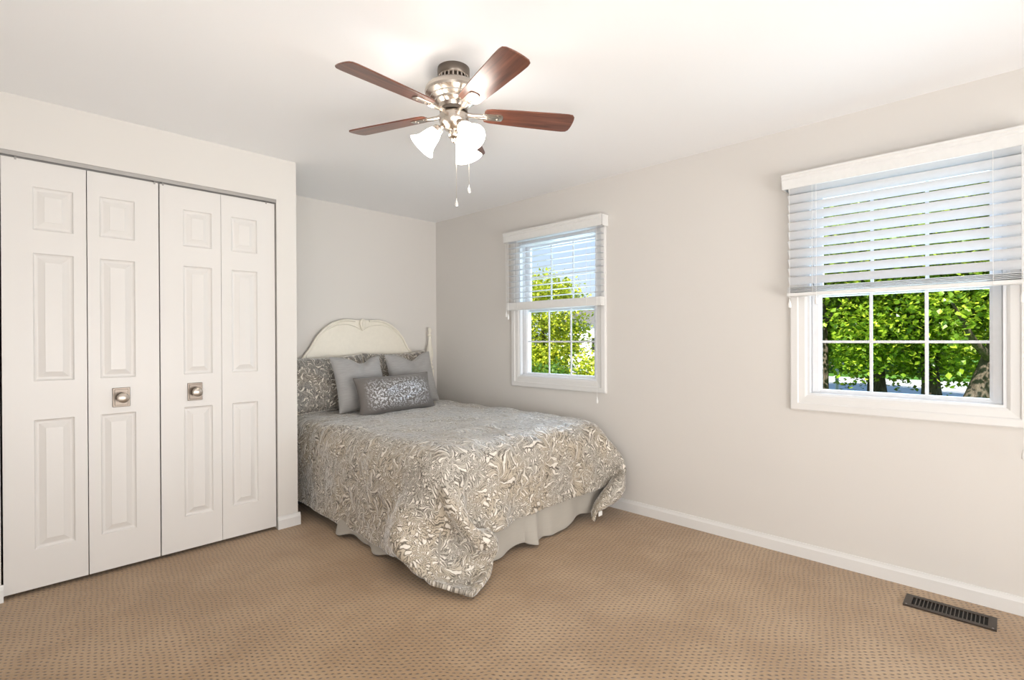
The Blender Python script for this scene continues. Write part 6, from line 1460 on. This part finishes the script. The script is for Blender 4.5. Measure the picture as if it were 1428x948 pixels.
for k, (tx, ty) in enumerate([(36, -3), (38, 3.5), (37, 9.0), (40, 15)]):
    tree('shade_tree', tx, ty, 'far dark green tree across the road', (4.6, 4.2, 4.2, 5.2), 6500, 0.42, M['leaf_dark'], 0.3, 9.0, (0, 0), 20 + k, 60, 0.9, group='dark trees across the road')
tree('ornamental_tree', 10.2, 8.80, 'golden green tree filling the small window, against blue sky', (1.35, 1.25, 0.88, 1.55), 18000, 0.08, M['leaf_gold'], 0.09, 3.4, (0, 0), 31, 70, 0.26, limbs=9)
tree('garden_shrub', 9.6, 6.95, 'low golden shrub at the lower corner of the small window', (0.05, 0.55, 0.55, 0.72), 4200, 0.085, M['leaf_gold'], 0.04, 1.3, (0, 0), 33, 30, 0.18, cat='shrub')
tree('garden_shrub', 8.6, 7.45, 'dark green shrub with bare twigs under the golden tree', (-0.1, 0.6, 0.6, 0.75), 3000, 0.08, M['leaf_dark'], 0.04, 1.3, (0, 0), 34, 30, 0.2, cat='shrub', limbs=10)

def house(name, x0, y0, x1, y1, h, wall, label):
    r = empty(name, ((x0 + x1) / 2, (y0 + y1) / 2, GZ))
    tag(r, label, 'house')
    MB().box((x0, y0, GZ), (x1, y1, GZ + h)).build('wall', wall, r)
    rf = [(y0 - 0.4, GZ + h), (y1 + 0.4, GZ + h), ((y0 + y1) / 2, GZ + h + 2.0)]
    MB().prism(rf, x0 - 0.4, x1 + 0.4, axis=0).build('roof', M['roof'], r)
    for k in range(3):
        yy = y0 + (y1 - y0) * (k + 0.6) / 3.2
        f = MB().box((x0 - 0.05, yy, GZ + 1.0), (x0 + 0.02, yy + 1.1, GZ + 2.3)).build('house_window', M['vinyl'], r)
        MB().box((x0 - 0.06, yy + 0.1, GZ + 1.1), (x0 - 0.04, yy + 1.0, GZ + 2.2)).build('pane', M['dark'], f)

house('house', 31, 17.5, 39, 24.5, 3.2, M['grey_wall'], 'pale grey house beyond the golden tree, small window')
house('house', 44, 8.5, 52, 13.0, 3.0, M['tan_wall'], 'brick house far across the road, large window')
m = MB()
m.tube([(22.0, 4.62, GZ), (22.0, 4.62, GZ + 1.15)], 0.06, 10)
m.box((21.86, 4.40, GZ + 1.12), (22.14, 4.85, GZ + 1.32), 0.03, 2)
tag(m.build('mailbox', M['vinyl']), 'thin white mailbox post standing by the road, large window', 'mailbox')
